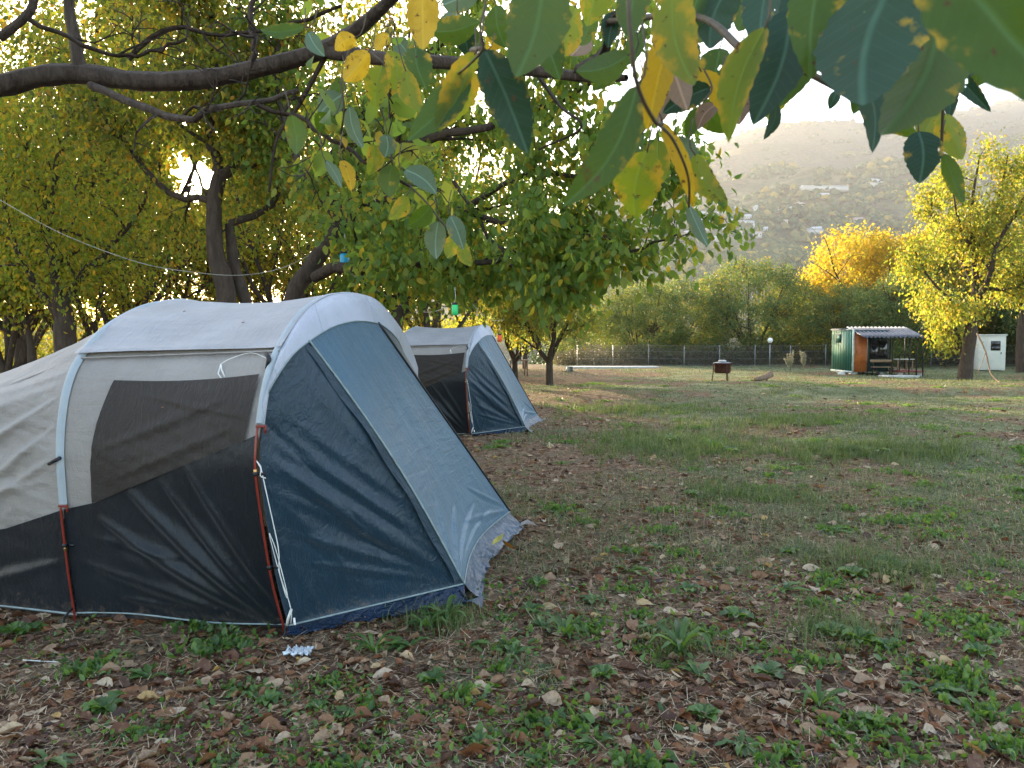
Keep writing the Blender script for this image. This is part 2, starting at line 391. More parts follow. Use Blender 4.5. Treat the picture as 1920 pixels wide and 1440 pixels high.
def build_ground():
    th = np.concatenate([np.radians(np.arange(-180, -48, 4.0)), np.radians(np.linspace(-48, 50, 560)), np.radians(np.arange(54, 180.1, 4.0))])
    rr = np.concatenate([[0.0], np.geomspace(.6, 60, 420), np.geomspace(61, 850, 110), np.linspace(860, 3600, 260), np.geomspace(3650, 7000, 20)])
    R, T = np.meshgrid(rr, th, indexing='ij')
    X = R*np.sin(T); Y = R*np.cos(T); Z = H(X, Y)
    n, m = R.shape
    V = np.stack([X, Y, Z], -1).reshape(-1, 3)
    i = np.arange((n-1)*(m-1)); r = i // (m-1); c = i % (m-1)
    a = r*m + c
    fl = np.stack([a, a+1, a+m+1, a+m], 1)[:, ::-1].ravel()
    g = NG('ground_soil_and_grass')
    at = g.n('ShaderNodeAttribute'); at.attribute_name = 'green'
    o = g.coord('Object')
    n1 = g.noise(9, o, 8, .7); n2 = g.noise(55, o, 6, .7); n3 = g.noise(1.3, o, 4)
    soil = g.ramp(g.math('ADD', g.math('MULTIPLY', n1, .6), g.math('MULTIPLY', n2, .4)), [(.38, (.03, .017, .011)), (.5, (.17, .098, .060)), (.6, (.38, .26, .17))])
    straw = g.ramp(n2, [(.35, (.10, .095, .06)), (.65, (.25, .23, .16))])
    grass = g.ramp(g.math('ADD', g.math('MULTIPLY', n2, .7), g.math('MULTIPLY', n3, .3)), [(.40, (.035, .05, .02)), (.5, (.14, .16, .08)), (.60, (.31, .30, .19))])
    near = g.mix(g.math('MULTIPLY', g.math('SUBTRACT', g.noise(2.7, o, 5, .65), .45, True), 3, True), soil, straw)
    near = g.mix(g.math('MULTIPLY', g.math('ADD', g.math('SUBTRACT', at.outputs['Fac'], .5), g.math('MULTIPLY', g.math('SUBTRACT', n1, .5), 1.6)), 2.2, True) , near, grass)
    # far slopes: woods, fields
    oh = g.coord('Object', (.004, .004, .012)); nh = g.noise(2.6, oh, 8, .62); nf = g.noise(1.1, g.coord('Object', (.006, .003, .006)), 3, .5, .6)
    fields = g.ramp(nh, [(.35, (.10, .12, .07)), (.5, (.18, .19, .10)), (.6, (.30, .27, .14)), (.7, (.38, .32, .18))])
    woods = g.ramp(g.noise(22, oh, 6, .75), [(.35, (.07, .08, .055)), (.55, (.14, .13, .075)), (.72, (.24, .18, .09))])
    sp = g.n('ShaderNodeSeparateXYZ'); tc = g.n('ShaderNodeTexCoord'); g.l(tc.outputs['Object'], sp.inputs[0])
    hi = g.math('MULTIPLY', g.math('SUBTRACT', sp.outputs[2], 330), 1/150, True)
    farc = g.mix(g.math('MAXIMUM', hi, g.math('MULTIPLY', g.math('SUBTRACT', nf, .47, True), 12, True)), fields, woods)
    isfar = g.math('MULTIPLY', g.math('SUBTRACT', sp.outputs[1], 60), 1/60, True)
    col = g.mix(isfar, near, farc)
    nb = g.bump(g.math('ADD', g.math('MULTIPLY', n1, .5), g.math('MULTIPLY', n2, .5)), .05, 1.0)
    nb2 = g.bump(g.noise(30, oh, 8, .7), 14, .9, nb)
    p1 = g.pbr(near, .95, 0, .04, nb); p2 = g.pbr(farc, 1.0, 0, .0, nb2)
    ms = g.n('ShaderNodeMixShader'); g.l(isfar, ms.inputs[0]); g.l(p1, ms.inputs[1]); g.l(p2, ms.inputs[2])
    mat = g.fin(ms.outputs[0])
    gr = greenness(V[:, 0], V[:, 1])
    ob = mesh_np('ground', V, fl, np.full(len(a), 4), mat, smooth=True, attrs={'green': gr})
    tag(ob, kind='structure')
build_ground()

# ------------------------------------------------------------------ leaves and trees
LEAF4 = (np.array([(0, 0, 0), (.27, .42, .05), (0, 1, -.12), (-.27, .42, .05)]), [(0, 1, 2), (0, 2, 3)])
LEAF7 = (np.array([(0, 0, 0), (0, .35, -.03), (0, .72, -.05), (0, 1, -.16), (.2, .2, .03), (.25, .5, .04), (.15, .8, -.03), (-.2, .2, .03), (-.25, .5, .04), (-.15, .8, -.03)]),
         [(0, 4, 5, 1), (1, 5, 6, 2), (2, 6, 3), (0, 1, 8, 7), (1, 2, 9, 8), (2, 3, 9)])
def leaf_cloud(name, pts, tips, size, shape, mat, parent, rng, keepout=True):
    """pts (n,3) leaf bases, tips (n,3) direction of the leaf axis"""
    base, faces = shape; n = len(pts); k = len(base)
    t = tips / np.linalg.norm(tips, axis=1)[:, None]
    r = rng.normal(size=(n, 3)); r[:, 2] += 0
    nx = np.cross(t, r); nx /= np.linalg.norm(nx, axis=1)[:, None] + 1e-9
    nz = np.cross(nx, t)
    s = size * rng.uniform(.65, 1.25, n)
    w = s * rng.uniform(.85, 1.35, n)
    V = pts[:, None, :] + base[None, :, 0, None]*nx[:, None, :]*w[:, None, None] + base[None, :, 1, None]*t[:, None, :]*s[:, None, None] + base[None, :, 2, None]*nz[:, None, :]*s[:, None, None]*rng.uniform(.5, 2.2, n)[:, None, None]
    fl0 = np.array([i for f in faces for i in f]); sz = np.array([len(f) for f in faces])
    fl = (np.arange(n)[:, None]*k + fl0[None]).ravel()
    return mesh_np(name, V.reshape(-1, 3), fl, np.tile(sz, n), mat, parent)
class Tree:
    def __init__(s, seed, counts, ratio, angle=(35, 65), wander=.18, up=.06, seg=5, minr=.004):
        s.rng = random.Random(seed); s.np = np.random.default_rng(seed); s.br = []; s.an = []; s.dr = []
        s.counts = counts; s.ratio = ratio; s.angle = angle; s.wander = wander; s.up = up; s.seg = seg; s.minr = minr
    def limb(s, pts, r0, r1, lev=0, child_L=None, t0=.25, n=14, gnarl=.0):
        c = catmull([tuple(p) for p in pts], n)
        if gnarl: c[1:-1] += s.np.normal(size=(n-2, 3)) * gnarl
        P_ = [Vector(p) for p in c]; rs = list(np.linspace(r0, r1, n))
        s.br.append((P_, rs, lev)); L = sum((P_[i+1]-P_[i]).length for i in range(n-1))
        if lev < len(s.counts): s.spawn(P_, rs, child_L or L, lev, t0)
        return P_
    def spawn(s, pts, rs, L, lev, t0=.3):
        k = s.counts[lev]; n = len(pts)
        for j in range(k):
            t = t0 + (1 - t0) * (j + s.rng.random()) / k; t = min(t, .999)
            f = t * (n - 1); i = int(f); p = pts[i].lerp(pts[i+1], f - i); ax = (pts[i+1] - pts[i]).normalized()
            an = math.radians(s.rng.uniform(*s.angle)); az = s.rng.uniform(0, 2*math.pi)
            o = ax.orthogonal().normalized(); o = Matrix.Rotation(az, 3, ax) @ o
            d = ax * math.cos(an) + o * math.sin(an)
            if d.z < -.35: d.z *= .3
            Lc = L * s.ratio[lev] * s.rng.uniform(.7, 1.15) * (1 - .35*t)
            rc = max(s.minr, (rs[i]*.62) * s.rng.uniform(.6, 1))
            s.branch(p, d, Lc, rc, lev + 1)
    def branch(s, p, d, L, r, lev):
        n = s.seg if lev < len(s.counts) else 4; pts = [p.copy()]; d = d.normalized()
        for i in range(n):
            d = d + Vector([s.rng.gauss(0, s.wander) for _ in range(3)]) + Vector((0, 0, s.up * (1 if lev < len(s.counts) else -2.0)))
            d.normalize(); p = p + d * (L / n); pts.append(p.copy())
        rs = [max(s.minr*.6, r * (1 - .75*i/n)) for i in range(n+1)]
        s.br.append((pts, rs, lev))
        if lev < len(s.counts): s.spawn(pts, rs, L, lev)
        if lev >= len(s.counts) - 1:
            for i in range(1, n+1):
                s.an.append(pts[i]); s.dr.append(d.copy())
    def wood(s, name, mat, parent, sel=None):
        mb = MB()
        for pts, rs, lev in s.br:
            if sel is not None and not sel(lev): continue
            if rs[0] > .02: rs = [q*(1 + .16*(s.rng.random()-.4)) for q in rs]
            r = rs[0]; mb.tube(pts, rs, 9 if r > .06 else 5 if r > .015 else 3, cap=False)
        return mb.build(name, mat, parent, smooth=True)
    def leaves(s, name, n, size, mat, parent, sigma=.14, shape=LEAF7, droop=1.0, zmin=None, hole=True, keep=None):
        A = np.array([tuple(a) for a in s.an]); D = np.array([tuple(a) for a in s.dr])
        idx = s.np.integers(0, len(A), n)
        # clumpy: some anchors carry more leaves
        pts = A[idx] + s.np.normal(size=(n, 3)) * sigma
        tips = D[idx]*.5 + s.np.normal(size=(n, 3))*.55 + np.array([0, 0, -droop])
        if zmin is not None: pts[:, 2] = np.maximum(pts[:, 2], zmin + s.np.uniform(0, .5, n))
        k = np.ones(n, bool)
        if keep is not None: k = keep(pts)
        return leaf_cloud(name, pts[k], tips[k], size, shape, mat, parent, s.np)
def gap_keep(v, width):
    d = v @ np.array(SUN_DIR); a = np.arccos(np.clip(d, -1, 1)); w = v - np.array(SUN_DIR); ph = np.arctan2(w[:, 2], w[:, 0])
    lim = width*(.85 + .22*np.sin(ph*3+1) + .12*np.sin(ph*7)); r = np.random.default_rng(int(len(v))).random(len(v))
    return (a > lim) & (r > .75*np.exp(-((a-lim)/(.5*width))**2)*(a < 3*width))
def sun_gap(off, width=.02):
    """thin the leaves where the low sun breaks through; off = origin of the local frame"""
    def f(pts):
        w = pts + np.array(off); v = w - np.array([0, 0, CAMZ]); v /= np.linalg.norm(v, axis=1)[:, None]
        return gap_keep(v, width)
    return f

def generic_tree(name, seed, h=7.0, spread=3.2, nleaf=12000, size=.13, leafm='leaf', trunk_h=1.2, tr=.16, shape=LEAF4, droop=.6, sigma=.22, lean=(0, 0), nl=5, minr=.004, clumps=0):
    t = Tree(seed, [5, 6, 5], [.55, .5, .55], (30, 62), .16, .10, minr=minr)
    root = empty(name)
    rng = t.rng
    base = Vector((0, 0, -.25)); top = Vector((lean[0], lean[1], trunk_h))
    t.br.append(([base, base.lerp(top, .3) + Vector((rng.gauss(0, .03), rng.gauss(0, .03), 0)), top], [tr*1.35, tr*1.02, tr*.9], 0))
    for k in range(nl):
        a = 2*math.pi*(k + rng.random()*.7)/nl; el = rng.uniform(.75, 1.25) if k else 1.5
        L = (h - trunk_h) * rng.uniform(.62, .85); s_ = spread * rng.uniform(.6, 1.0) * (1.45 - el*.6)
        p1 = top + Vector((math.cos(a)*s_*.35, math.sin(a)*s_*.35, L*.30)); p2 = top + Vector((math.cos(a)*s_*.75, math.sin(a)*s_*.75, L*.7))
        p3 = top + Vector((math.cos(a)*s_, math.sin(a)*s_, L*1.05))
        t.limb([top - Vector((0, 0, .1)), p1, p2, p3], tr*.62, tr*.14, 0, child_L=L, t0=.15, n=9, gnarl=.05)
    t.wood('trunk', M['bark'], root)
    if clumps:
        r_ = t.np; u = r_.normal(size=(clumps, 3)); u /= np.linalg.norm(u, axis=1)[:, None]; q = r_.uniform(.55, 1.0, clumps)**.6
        lob = 1 + .16*np.sin(u[:, 0]*5+seed) * np.cos(u[:, 1]*4+seed*2)
        c = np.stack([u[:, 0]*spread*.86*q*lob, u[:, 1]*spread*.86*q*lob, h*.52 + u[:, 2]*h*.46*q*lob], 1); c = c[c[:, 2] > .5]
        t.an = [Vector(k) for k in c]; t.dr = [Vector((k[0], k[1], .3)) .normalized() for k in c]
    t.leaves('crown', nleaf, size, M[leafm], root, sigma, shape, droop)
    return root

# ------------------------------------------------------------------ the big tent
def fold_sum(x, y, folds):
    z = np.zeros_like(x)
    for ax, ay, bx, by, w, amp in folds:
        dx, dy = bx-ax, by-ay; L = math.hypot(dx, dy)
        s = ((x-ax)*dx + (y-ay)*dy)/L; d = ((x-ax)*dy - (y-ay)*dx)/L
        t = np.clip(s/L, 0, 1); env = np.sin(np.pi*np.clip(t, .0, 1))**.7 * ((s > 0) & (s < L))
        ww = w*(.35+.65*np.sin(np.pi*np.clip(t*.9+.05, 0, 1)))
        z += amp*env*(np.exp(-(d/ww)**2) - .45*np.exp(-((d-1.6*ww)/(1.2*ww))**2))
    return z
def grid_mesh(name, Pg, UVg, mat, parent, thick=0.0):
    n, m = Pg.shape[:2]
    a = (np.arange((n-1))[:, None]*m + np.arange(m-1)[None]).ravel()
    fl = np.stack([a, a+1, a+m+1, a+m], 1).ravel()
    o = mesh_np(name, Pg.reshape(-1, 3), fl, np.full(len(a), 4), mat, parent, uv=UVg.reshape(-1, 2), smooth=True)
    if thick:
        md = o.modifiers.new('thickness', 'SOLIDIFY'); md.thickness = thick; md.offset = 0
    return o
ARCH1 = [(0, 0), (-.12, .3), (-.19, .556), (-.255, .85), (-.267, 1.0), (-.235, 1.165), (-.17, 1.36), (-.057, 1.53), (.18, 1.72), (.45, 1.83), (.74, 1.875), (.98, 1.885),
         (1.3, 1.85), (1.7, 1.69), (1.92, 1.55), (2.12, 1.36), (2.24, 1.165), (2.32, .9), (2.32, .55), (2.27, .3), (2.2, 0)]
ARCH2 = [(-.08, 0), (-.12, .3), (-.15, .6), (-.165, .85), (-.165, 1.0), (-.145, 1.165), (-.10, 1.33), (-.01, 1.48), (.2, 1.66), (.5, 1.79), (.78, 1.845), (1.0, 1.86),
         (1.3, 1.82), (1.7, 1.67), (1.92, 1.52), (2.12, 1.33), (2.22, 1.165), (2.3, .9), (2.3, .55), (2.26, .3), (2.2, 0)]
ARCH3 = [(p[0]*.93+.05, p[1]*.715) for p in ARCH2]
ARCH4 = [(.35+p[0]*.65, p[1]*.16) for p in ARCH2]
NA = 241
UA = [-4.1, -2.72, -1.27, 0.0]
AC = [catmull(a, NA) for a in (ARCH4, ARCH3, ARCH2, ARCH1)]
def body(u, t):
    """u array, t array in 0..1 -> local xyz of the tunnel"""
    u = np.asarray(u, float); t = np.asarray(t, float); k = np.clip(np.searchsorted(UA, u, side='right')-1, 0, 2)
    out = np.zeros(u.shape + (3,)); ti = t*(NA-1); i = np.clip(ti.astype(int), 0, NA-2); f = (ti-i)[..., None]
    A = np.array(AC)
    pa = A[k, i]*(1-f) + A[k, i+1]*f; pb = A[k+1, i]*(1-f) + A[k+1, i+1]*f
    U = np.array(UA); w = ((u-U[k])/(U[k+1]-U[k]))
    p = pa*(1-w[..., None]) + pb*w[..., None]
    sag = np.sin(np.pi*w)*.045*np.where(k == 0, -.6, 1.0)
    cen = np.array([1.02, .55]); d = cen - p; d /= np.linalg.norm(d, axis=-1)[..., None]
    topness = np.clip(1.3*np.sin(np.pi*t)**2, .25, 1)
    p = p + d*(sag*topness)[..., None]
    out[..., 0] = u; out[..., 1:] = p
    return out
def t_of_z(u, z):
    """near-side arch parameter at height z"""
    ts = np.linspace(0, .5, 160)
    tz = body(np.full(160, u), ts)[:, 2]
    return float(np.interp(z, np.maximum.accumulate(tz), ts))
def bnoise(x, y, seed, o=4): return fbm(x, y, seed, o) - .5
def zb(u):
    return float(np.interp(u, [-4.1, -2.7, -1.7, -1.27, -1.06, -.083, 0], [.12, .35, .50, .64, .69, 1.075, 1.11]))

M['tan'] = mat_fabric('fabric_tan', (.325, .30, .275), .6, .3, .12, (.5, .4, .3), .014, (1.6, 6, 1))
M['roof'] = mat_fabric('fabric_roof_grey', (.37, .365, .38), .55, .35, .10, (.5, .42, .35), .014, (1.0, 6, 1))
M['hood'] = mat_fabric('fabric_hood_white', (.47, .49, .56), .5, .4, .08, (.5, .5, .55), .010, (5, 3, 1))
M['darkwall'] = mat_fabric('fabric_lower_wall', (.005, .009, .013), .42, .32, 0, None, .008, (3, 2, 1), .3, .1)
M['window'] = mat_fabric('fabric_window_cover', (.028, .022, .018), .6, .25, .03, (.1, .07, .04), .012, (1.5, 3, 1), .2, .1)
M['navy'] = mat_fabric('fabric_navy', (.005, .028, .050), .38, .42, 0, None, .016, (4, 2, 1), .2, .25)
M['door'] = mat_fabric('fabric_door_skylit', (.036, .110, .175), .40, .5, .02, (.05, .12, .2), .009, (1.5, 9, 1), .12, .3, 2.0, .25)  # sky reflection on the navy front put into a lighter base colour
M['sleeve'] = mat_fabric('fabric_sleeve', (.37, .42, .45), .5, .4, .05, (.4, .5, .5), .003)
M['flap'] = mat_fabric('sheet_mudflap', (.008, .022, .05), .25, .5, 0, None, .02, (9, 7, 1), .4, 0, 1.0)
M['flap_grey'] = mat_fabric('sheet_mudflap_front', (.035, .065, .105), .38, .5, 0, None, .02, (11, 7, 1), .4, 0, 1.0)
M['tape'] = mat_plain('hem_tape', (.24, .30, .30), .6, scale=20)
M['black'] = mat_plain('black_webbing', (.008, .009, .012), .5, scale=30)
M['red'] = mat_plain('red_pole', (.22, .026, .016), .3, 0, .5, .15)
M['brass'] = mat_plain('brass_ferrule', (.55, .32, .12), .3, .8)
M['cord'] = mat_plain('white_cord', (.75, .75, .72), .7)
M['mesh'] = mat_plain('dark_interior', (.02, .02, .022), .9)

M['dead'] = mat_leaf('dead_leaf', [(0, (.03, .014, .009)), (.3, (.10, .038, .016)), (.5, (.24, .085, .028)), (.68, (.30, .16, .075)), (.84, (.46, .32, .2)), (.93, (.66, .54, .38)), (1, (.55, .32, .05))], [(0, (.12, .04, .01)), (1, (.4, .2, .08))], .15, .55, .4)
def build_tent():
    root = empty('tunnel_tent')
    # ---- near lower wall
    folds = [(-1.05, .62, -.06, .02, .045, .035), (-.85, .80, -.03, .03, .05, .04), (-.62, .86, -.02, .06, .035, .025), (-1.2, .35, -.1, .02, .04, .018),
             (-1.0, .15, -.2, .03, .03, .012), (-.45, .95, -.02, .2, .03, .016), (-1.1, .5, -.5, .4, .03, .01)]
    def wall(name, u0, u1, lo, hi, nu, nz, mat, off=0.0, folds=(), namp=.01, nsc=(3, 8), seed=1, thick=0.0):
        us = np.linspace(u0, u1, nu); Pg = np.zeros((nz, nu, 3)); UV = np.zeros((nz, nu, 2))
        for j, u in enumerate(us):
            a, b = t_of_z(u, lo(u)), t_of_z(u, hi(u)); tt = np.linspace(a, b, nz)
            Pg[:, j] = body(np.full(nz, u), tt)
        UV[..., 0] = Pg[..., 0]; UV[..., 1] = Pg[..., 2]
        x, z = Pg[..., 0], Pg[..., 2]
        d = fold_sum(x, z, folds) if len(folds) else 0
        env = np.minimum(1, 8*np.minimum(np.abs(x-u0), np.abs(u1-x)))*.85 + .15
        d = d*1.0 + bnoise(x*nsc[0]+seed, z*nsc[1]+x*2, seed)*namp*2*env
        Pg[..., 1] -= d + off
        return grid_mesh(name, Pg, UV, mat, root, thick)
    wall('lower_wall', -1.27, -.0, lambda u: .015, lambda u: zb(u)+.01, 190, 120, M['darkwall'], .008, folds, .010, (2.5, 3), 3)
    w = wall('side_wall', -1.27, -.0, lambda u: zb(u)-.01, lambda u: 1.56, 160, 110, M['tan'], -.004, (), .008, (9, 2.5), 7)
    # window cover panel, set proud
    def wlo(u): return float(np.interp(u, [-1.065, -.075], [.70, 1.085])) + .0
    def whi(u): return float(np.interp(u, [-1.02, -.05], [1.375, 1.425])) - .02*math.sin(math.pi*(u+1.0))
    us_n, nz = 150, 90
    Pg = np.zeros((nz, us_n, 3)); UV = np.zeros((nz, us_n, 2))
    for j, a in enumerate(np.linspace(0, 1, us_n)):
        for_i = np.linspace(0, 1, nz)
        ub = -1.065 + a*(.985); ut = -.985 + a*(.935)
        t0, t1 = t_of_z(ub, wlo(ub)), t_of_z(ut, whi(ut))
        uu = ub*(1-for_i) + ut*for_i - .02*np.sin(np.pi*for_i)*(1-a)
        Pg[:, j] = body(uu, t0 + (t1-t0)*for_i)
    UV[..., 0] = Pg[..., 0]; UV[..., 1] = Pg[..., 2]
    x, z = Pg[..., 0], Pg[..., 2]
    Pg[..., 1] -= .016 + bnoise(x*2+z*4, z*5+x*1.5, 11)*.03 + fold_sum(x, z, [(-1.0, 1.0, -.2, 1.3, .03, .008), (-.9, .85, -.15, 1.15, .03, .008), (-.8, 1.3, -.1, 1.2, .02, .006)])
    grid_mesh('window_cover', Pg, UV, M['window'], root)
    # ---- rear section
    rf = [(-1.3, .95, -2.2, .45, .03, .02), (-1.32, 1.12, -2.0, .62, .025, .018), (-1.3, 1.42, -2.2, 1.2, .03, .016), (-1.32, 1.28, -2.1, .85, .025, .02), (-1.35, 1.2, -2.6, .75, .05, .02), (-1.35, 1.05, -2.5, .55, .05, .02), (-1.33, 1.35, -2.4, 1.05, .04, .018), (-1.4, .8, -2.3, .6, .03, .012), (-1.5, .75, -2.6, .9, .04, .015)]
    def rear_wall(name, lo, hi, mat, nz, folds, seed, off=0):
        wall(name, -4.1, -1.27, lo, hi, 260, nz, mat, off, folds, .009 if off else .018, (1.6, 7), seed)
    rear_wall('rear_lower_wall', lambda u: .01, lambda u: zb(u)+.01, M['darkwall'], 60, [(-1.3, .35, -2.3, .05, .04, .02)], 13, .014)
    def zr(u): return float(np.interp(u, [-4.1, -2.72, -1.27], [.25, 1.1, 1.5]))
    rear_wall('rear_side_wall', lambda u: zb(u)-.01, zr, M['tan'], 110, rf, 17)
    def tube_part(name, u0, u1, ta, tb, mat, nu, nt_, amp, off, seed, sc=(3, 14), edge=0):
        us = np.linspace(u0, u1, nu); Pg = np.zeros((nt_, nu, 3)); UV = np.zeros((nt_, nu, 2))
        for j, u in enumerate(us):
            tt = np.linspace(ta(u), tb(u), nt_); b = body(np.full(nt_, u), tt)
            c = np.array([u, 1.02, .55]); d = b-c; d /= np.linalg.norm(d, axis=1)[:, None]
            env = min(1, 10*min(u-u0, u1-u)+.15)
            dn = off + (bnoise(u*sc[0]+0*tt, tt*sc[1]*4, seed)*amp*2 + np.sin(tt*60+u*2+seed)*amp*.25)*env
            if edge: dn = dn + edge*np.exp(-((tt-tt[0])/.012)**2)
            Pg[:, j] = b + d*dn[:, None]; UV[:, j, 0] = u; UV[:, j, 1] = tt*5
        return grid_mesh(name, Pg, UV, mat, root)
    tube_part('rear_roof', -4.1, -1.27, lambda u: t_of_z(u, zr(u)), lambda u: .66, M['tan'], 220, 110, .014, .0, 19)
    tube_part('far_wall', -4.1, 0, lambda u: .65, lambda u: 1.0, M['tan'], 120, 40, .008, .0, 23)
    tube_part('roof_cover', -1.32, .03, lambda u: t_of_z(u, 1.50 + .045*(u+1.27)/1.27), lambda u: .68, M['roof'], 170, 150, .018, .020, 29, (1.0, 9), .012)
    # rolled shadowed edge binding of the cover
    us = np.linspace(-1.31, .02, 40)
    e = [body(np.array([u]), np.array([t_of_z(u, 1.50 + .045*(u+1.27)/1.27)]))[0] + np.array([0, -.026, -.004]) for u in us]
    MB().tube(e, .005, 5).build('cover_binding', M['tan'], root, True)
    # ---- pole sleeves and poles
    for ui, zs, nm in ((0.0, 1.165, 0), (-1.27, .68, 1), (-2.72, .35, 2)):
        t0 = t_of_z(ui, zs); t1 = 1 - t0
        tt = np.linspace(t0, t1, 120); b = body(np.full(120, ui), tt)
        c = np.array([ui, 1.02, .55]); d = b-c; d /= np.linalg.norm(d, axis=1)[:, None]
        hw = .026; Pg = np.zeros((5, 120, 3)); UV = np.zeros((5, 120, 2))
        for k, (o_, q) in enumerate(((-hw, .004), (-hw*.5, .022), (0, .028), (hw*.5, .022), (hw, .004))):
            Pg[k] = b + d*q; Pg[k, :, 0] += o_; UV[k, :, 0] = o_; UV[k, :, 1] = tt*5
        grid_mesh('pole_sleeve', Pg, UV, M['sleeve'], root)
        for side in (0, 1):
            tp = np.linspace(0, t0, 26) if side == 0 else 1-np.linspace(0, t0, 26)
            b = body(np.full(26, ui), tp); sy = -1 if side == 0 else 1
            b[:, 1] += sy*(.026 - .0*tp); b[:, 2] = np.maximum(b[:, 2], 0) ; b[0, 2] -= .05
            po = MB().tube(b, .0062, 8).build('pole', M['red'], root, True)
            if side == 0:
                f0 = int(26*.68) if nm == 0 else 15
                MB().tube([b[f0] , b[f0+1]], .0085, 8).build('ferrule', M['brass'], po, True)
                for q in ((7, 17) if nm == 0 else (16,)):
                    MB().tube([b[q]+np.array([0, .0, -.008]), b[q]+np.array([0, .0, .012])], .013, 8).box(b[q]+np.array([.02, .02, 0]), (.05, .012, .014)).build('clip', M['black'], po)
                # red pole pocket bracket at the sleeve mouth
                p = b[-1]; MB().box(p+np.array([.018, .0, -.004]), (.05, .016, .012)).box(p+np.array([.040, .004, -.02]), (.008, .01, .04)).build('bracket', M['red'], po)
    # ---- hood
    E = [(.0, -.235, 1.165), (.015, -.215, 1.3), (.075, -.07, 1.5), (.115, .10, 1.60), (.14, .32, 1.675), (.15, .6, 1.715), (.15, .9, 1.715), (.14, 1.12, 1.69), (.11, 1.45, 1.60), (.05, 1.82, 1.42), (0, 2.24, 1.165)]
    n = 200; edge = catmull(E, n)
    t0 = t_of_z(0, 1.165); t1 = 1-t0
    ar = body(np.zeros(n), np.linspace(t0, t1, n))
    # match by arc fraction
    m = 22; Pg = np.zeros((m, n, 3)); UV = np.zeros((m, n, 2))
    for k, f in enumerate(np.linspace(0, 1, m)):
        p = ar*(1-f) + edge*f; c = np.array([0, 1.02, .55]); d = p-c; d /= np.linalg.norm(d, axis=1)[:, None]
        q = np.linspace(0, 1, n)
        Pg[k] = p + d*(.022*(1-f)**3 + .035*math.sin(math.pi*f)*np.sin(np.pi*q)**.5 + bnoise(q*22, q*0+f*2, 31)*.012*math.sin(math.pi*min(1, f+.1)))[:, None] + np.array([.03*(1-f), 0, 0])
        UV[k, :, 0] = q*3; UV[k, :, 1] = f*.3
    grid_mesh('hood', Pg, UV, M['hood'], root)
    # seams along the hood
    MB().tube(edge + np.array([.004, 0, 0]), .004, 5).build('hood_piping', M['tape'], root, True)
    for q_ in (.16, .36, .62, .82):
        i_ = int(q_*(n-1)); MB().tube([Vector(Pg[k, i_]) + (Vector(Pg[k, i_])-Vector((0, 1.02, .55))).normalized()*.0015 for k in range(2, m)], .0022, 4).build('hood_seam', M['sleeve'], root, True)
    for u_, t_ in ((-.35, .40), (-.45, .36), (-.62, .27), (-.9, .44)):
        b_ = body(np.array([u_]), np.array([t_]))[0]; d_ = b_ - np.array([u_, 1.02, .55]); d_ /= np.linalg.norm(d_); b_ = b_ + d_*.028
        MB().face([b_+[-.012, 0, 0], b_+[0, -.008, .004], b_+[.014, 0, .002], b_+[0, .008, .008]]).build('caught_leaf', M['dead'], root)
    # ---- vestibule panels
    qTL = .295; qTR = .64
    TL = edge[int(qTL*(n-1))]; TR = edge[int(qTR*(n-1))]
    C1 = np.array([.82, .67, .10]); C2 = np.array([.73, 2.45, .14]); F1 = np.array([.012, 0, .03]); F3 = np.array([.0, 2.2, .05])
    def seamL(s): 
        p = TL*(1-s)[:, None] + C1*s[:, None]; return p + np.outer(np.sin(np.pi*s), [.035, .0, .03])
    def seamR(s):
        p = TR*(1-s)[:, None] + C2*s[:, None]; return p + np.outer(np.sin(np.pi*s), [.0, 0, .0])
    m, k_ = 190, 110
    s = np.linspace(0, 1, m)
    Ls, Rs = seamL(s), seamR(s)
    f = np.linspace(0, 1, k_)[None, :, None]
    # top edge follows the hood edge
    ii = (qTL + (qTR-qTL)*np.linspace(0, 1, k_))*(n-1); top = np.array([np.interp(ii, np.arange(n), edge[:, c]) for c in range(3)]).T
    Pg = Ls[:, None]*(1-f) + Rs[:, None]*f
    lin = Ls[0]*(1-f[0]) + Rs[0]*f[0]
    Pg = Pg + (top-lin)[None]*((1-s)**2.2)[:, None, None]
    x = f[0, :, 0][None]*2.0 + 0*s[:, None]; y = s[:, None]*2 + 0*x
    bot = C1*(1-f[0]) + C2*f[0]
    dsp = -.03*np.sin(np.pi*f[..., 0])*np.sin(np.pi*np.clip(s, 0, 1))[:, None] + bnoise(x*4, y*1.2, 37)*.012*np.sin(np.pi*f[..., 0])
    dsp = dsp + fold_sum(x, y, [(.05, 1.93, .9, 1.55, .03, .02), (.1, 1.96, 1.4, 1.7, .03, .02), (1.95, 1.97, .9, 1.75, .03, .016), (.3, 1.97, 1.7, 1.86, .025, .015), (.02, 1.85, .5, 1.35, .03, .012), (1.97, 1.9, 1.4, 1.5, .03, .01)])
    nrm = np.array([.82, -.1, .56])
    Pg = Pg + dsp[..., None]*nrm
    # hem curves inward (taut hem)
    Pg[..., 0] -= (np.sin(np.pi*f[..., 0])*.10)*(s[:, None]**4)
    UV = np.stack([x, y], -1)
    door = grid_mesh('door_panel', Pg, UV, M['door'], root)
    hem_front = Pg[-1].copy()
    MB().tube(seamR(np.linspace(.0, 1, 30)) + np.array([0, .01, .004]), .011, 6).build('door_seam', M['black'], root, True)
    MB().tube(seamL(np.linspace(.0, 1, 30)) + np.array([.004, -.004, .006]), .006, 6).build('door_seam', M['tape'], root, True)
    # storm flap standing along the left seam
    sl = np.linspace(.03, .99, 90); a = seamL(sl); Pf = np.zeros((5, 90, 3)); UVf = np.zeros((5, 90, 2))
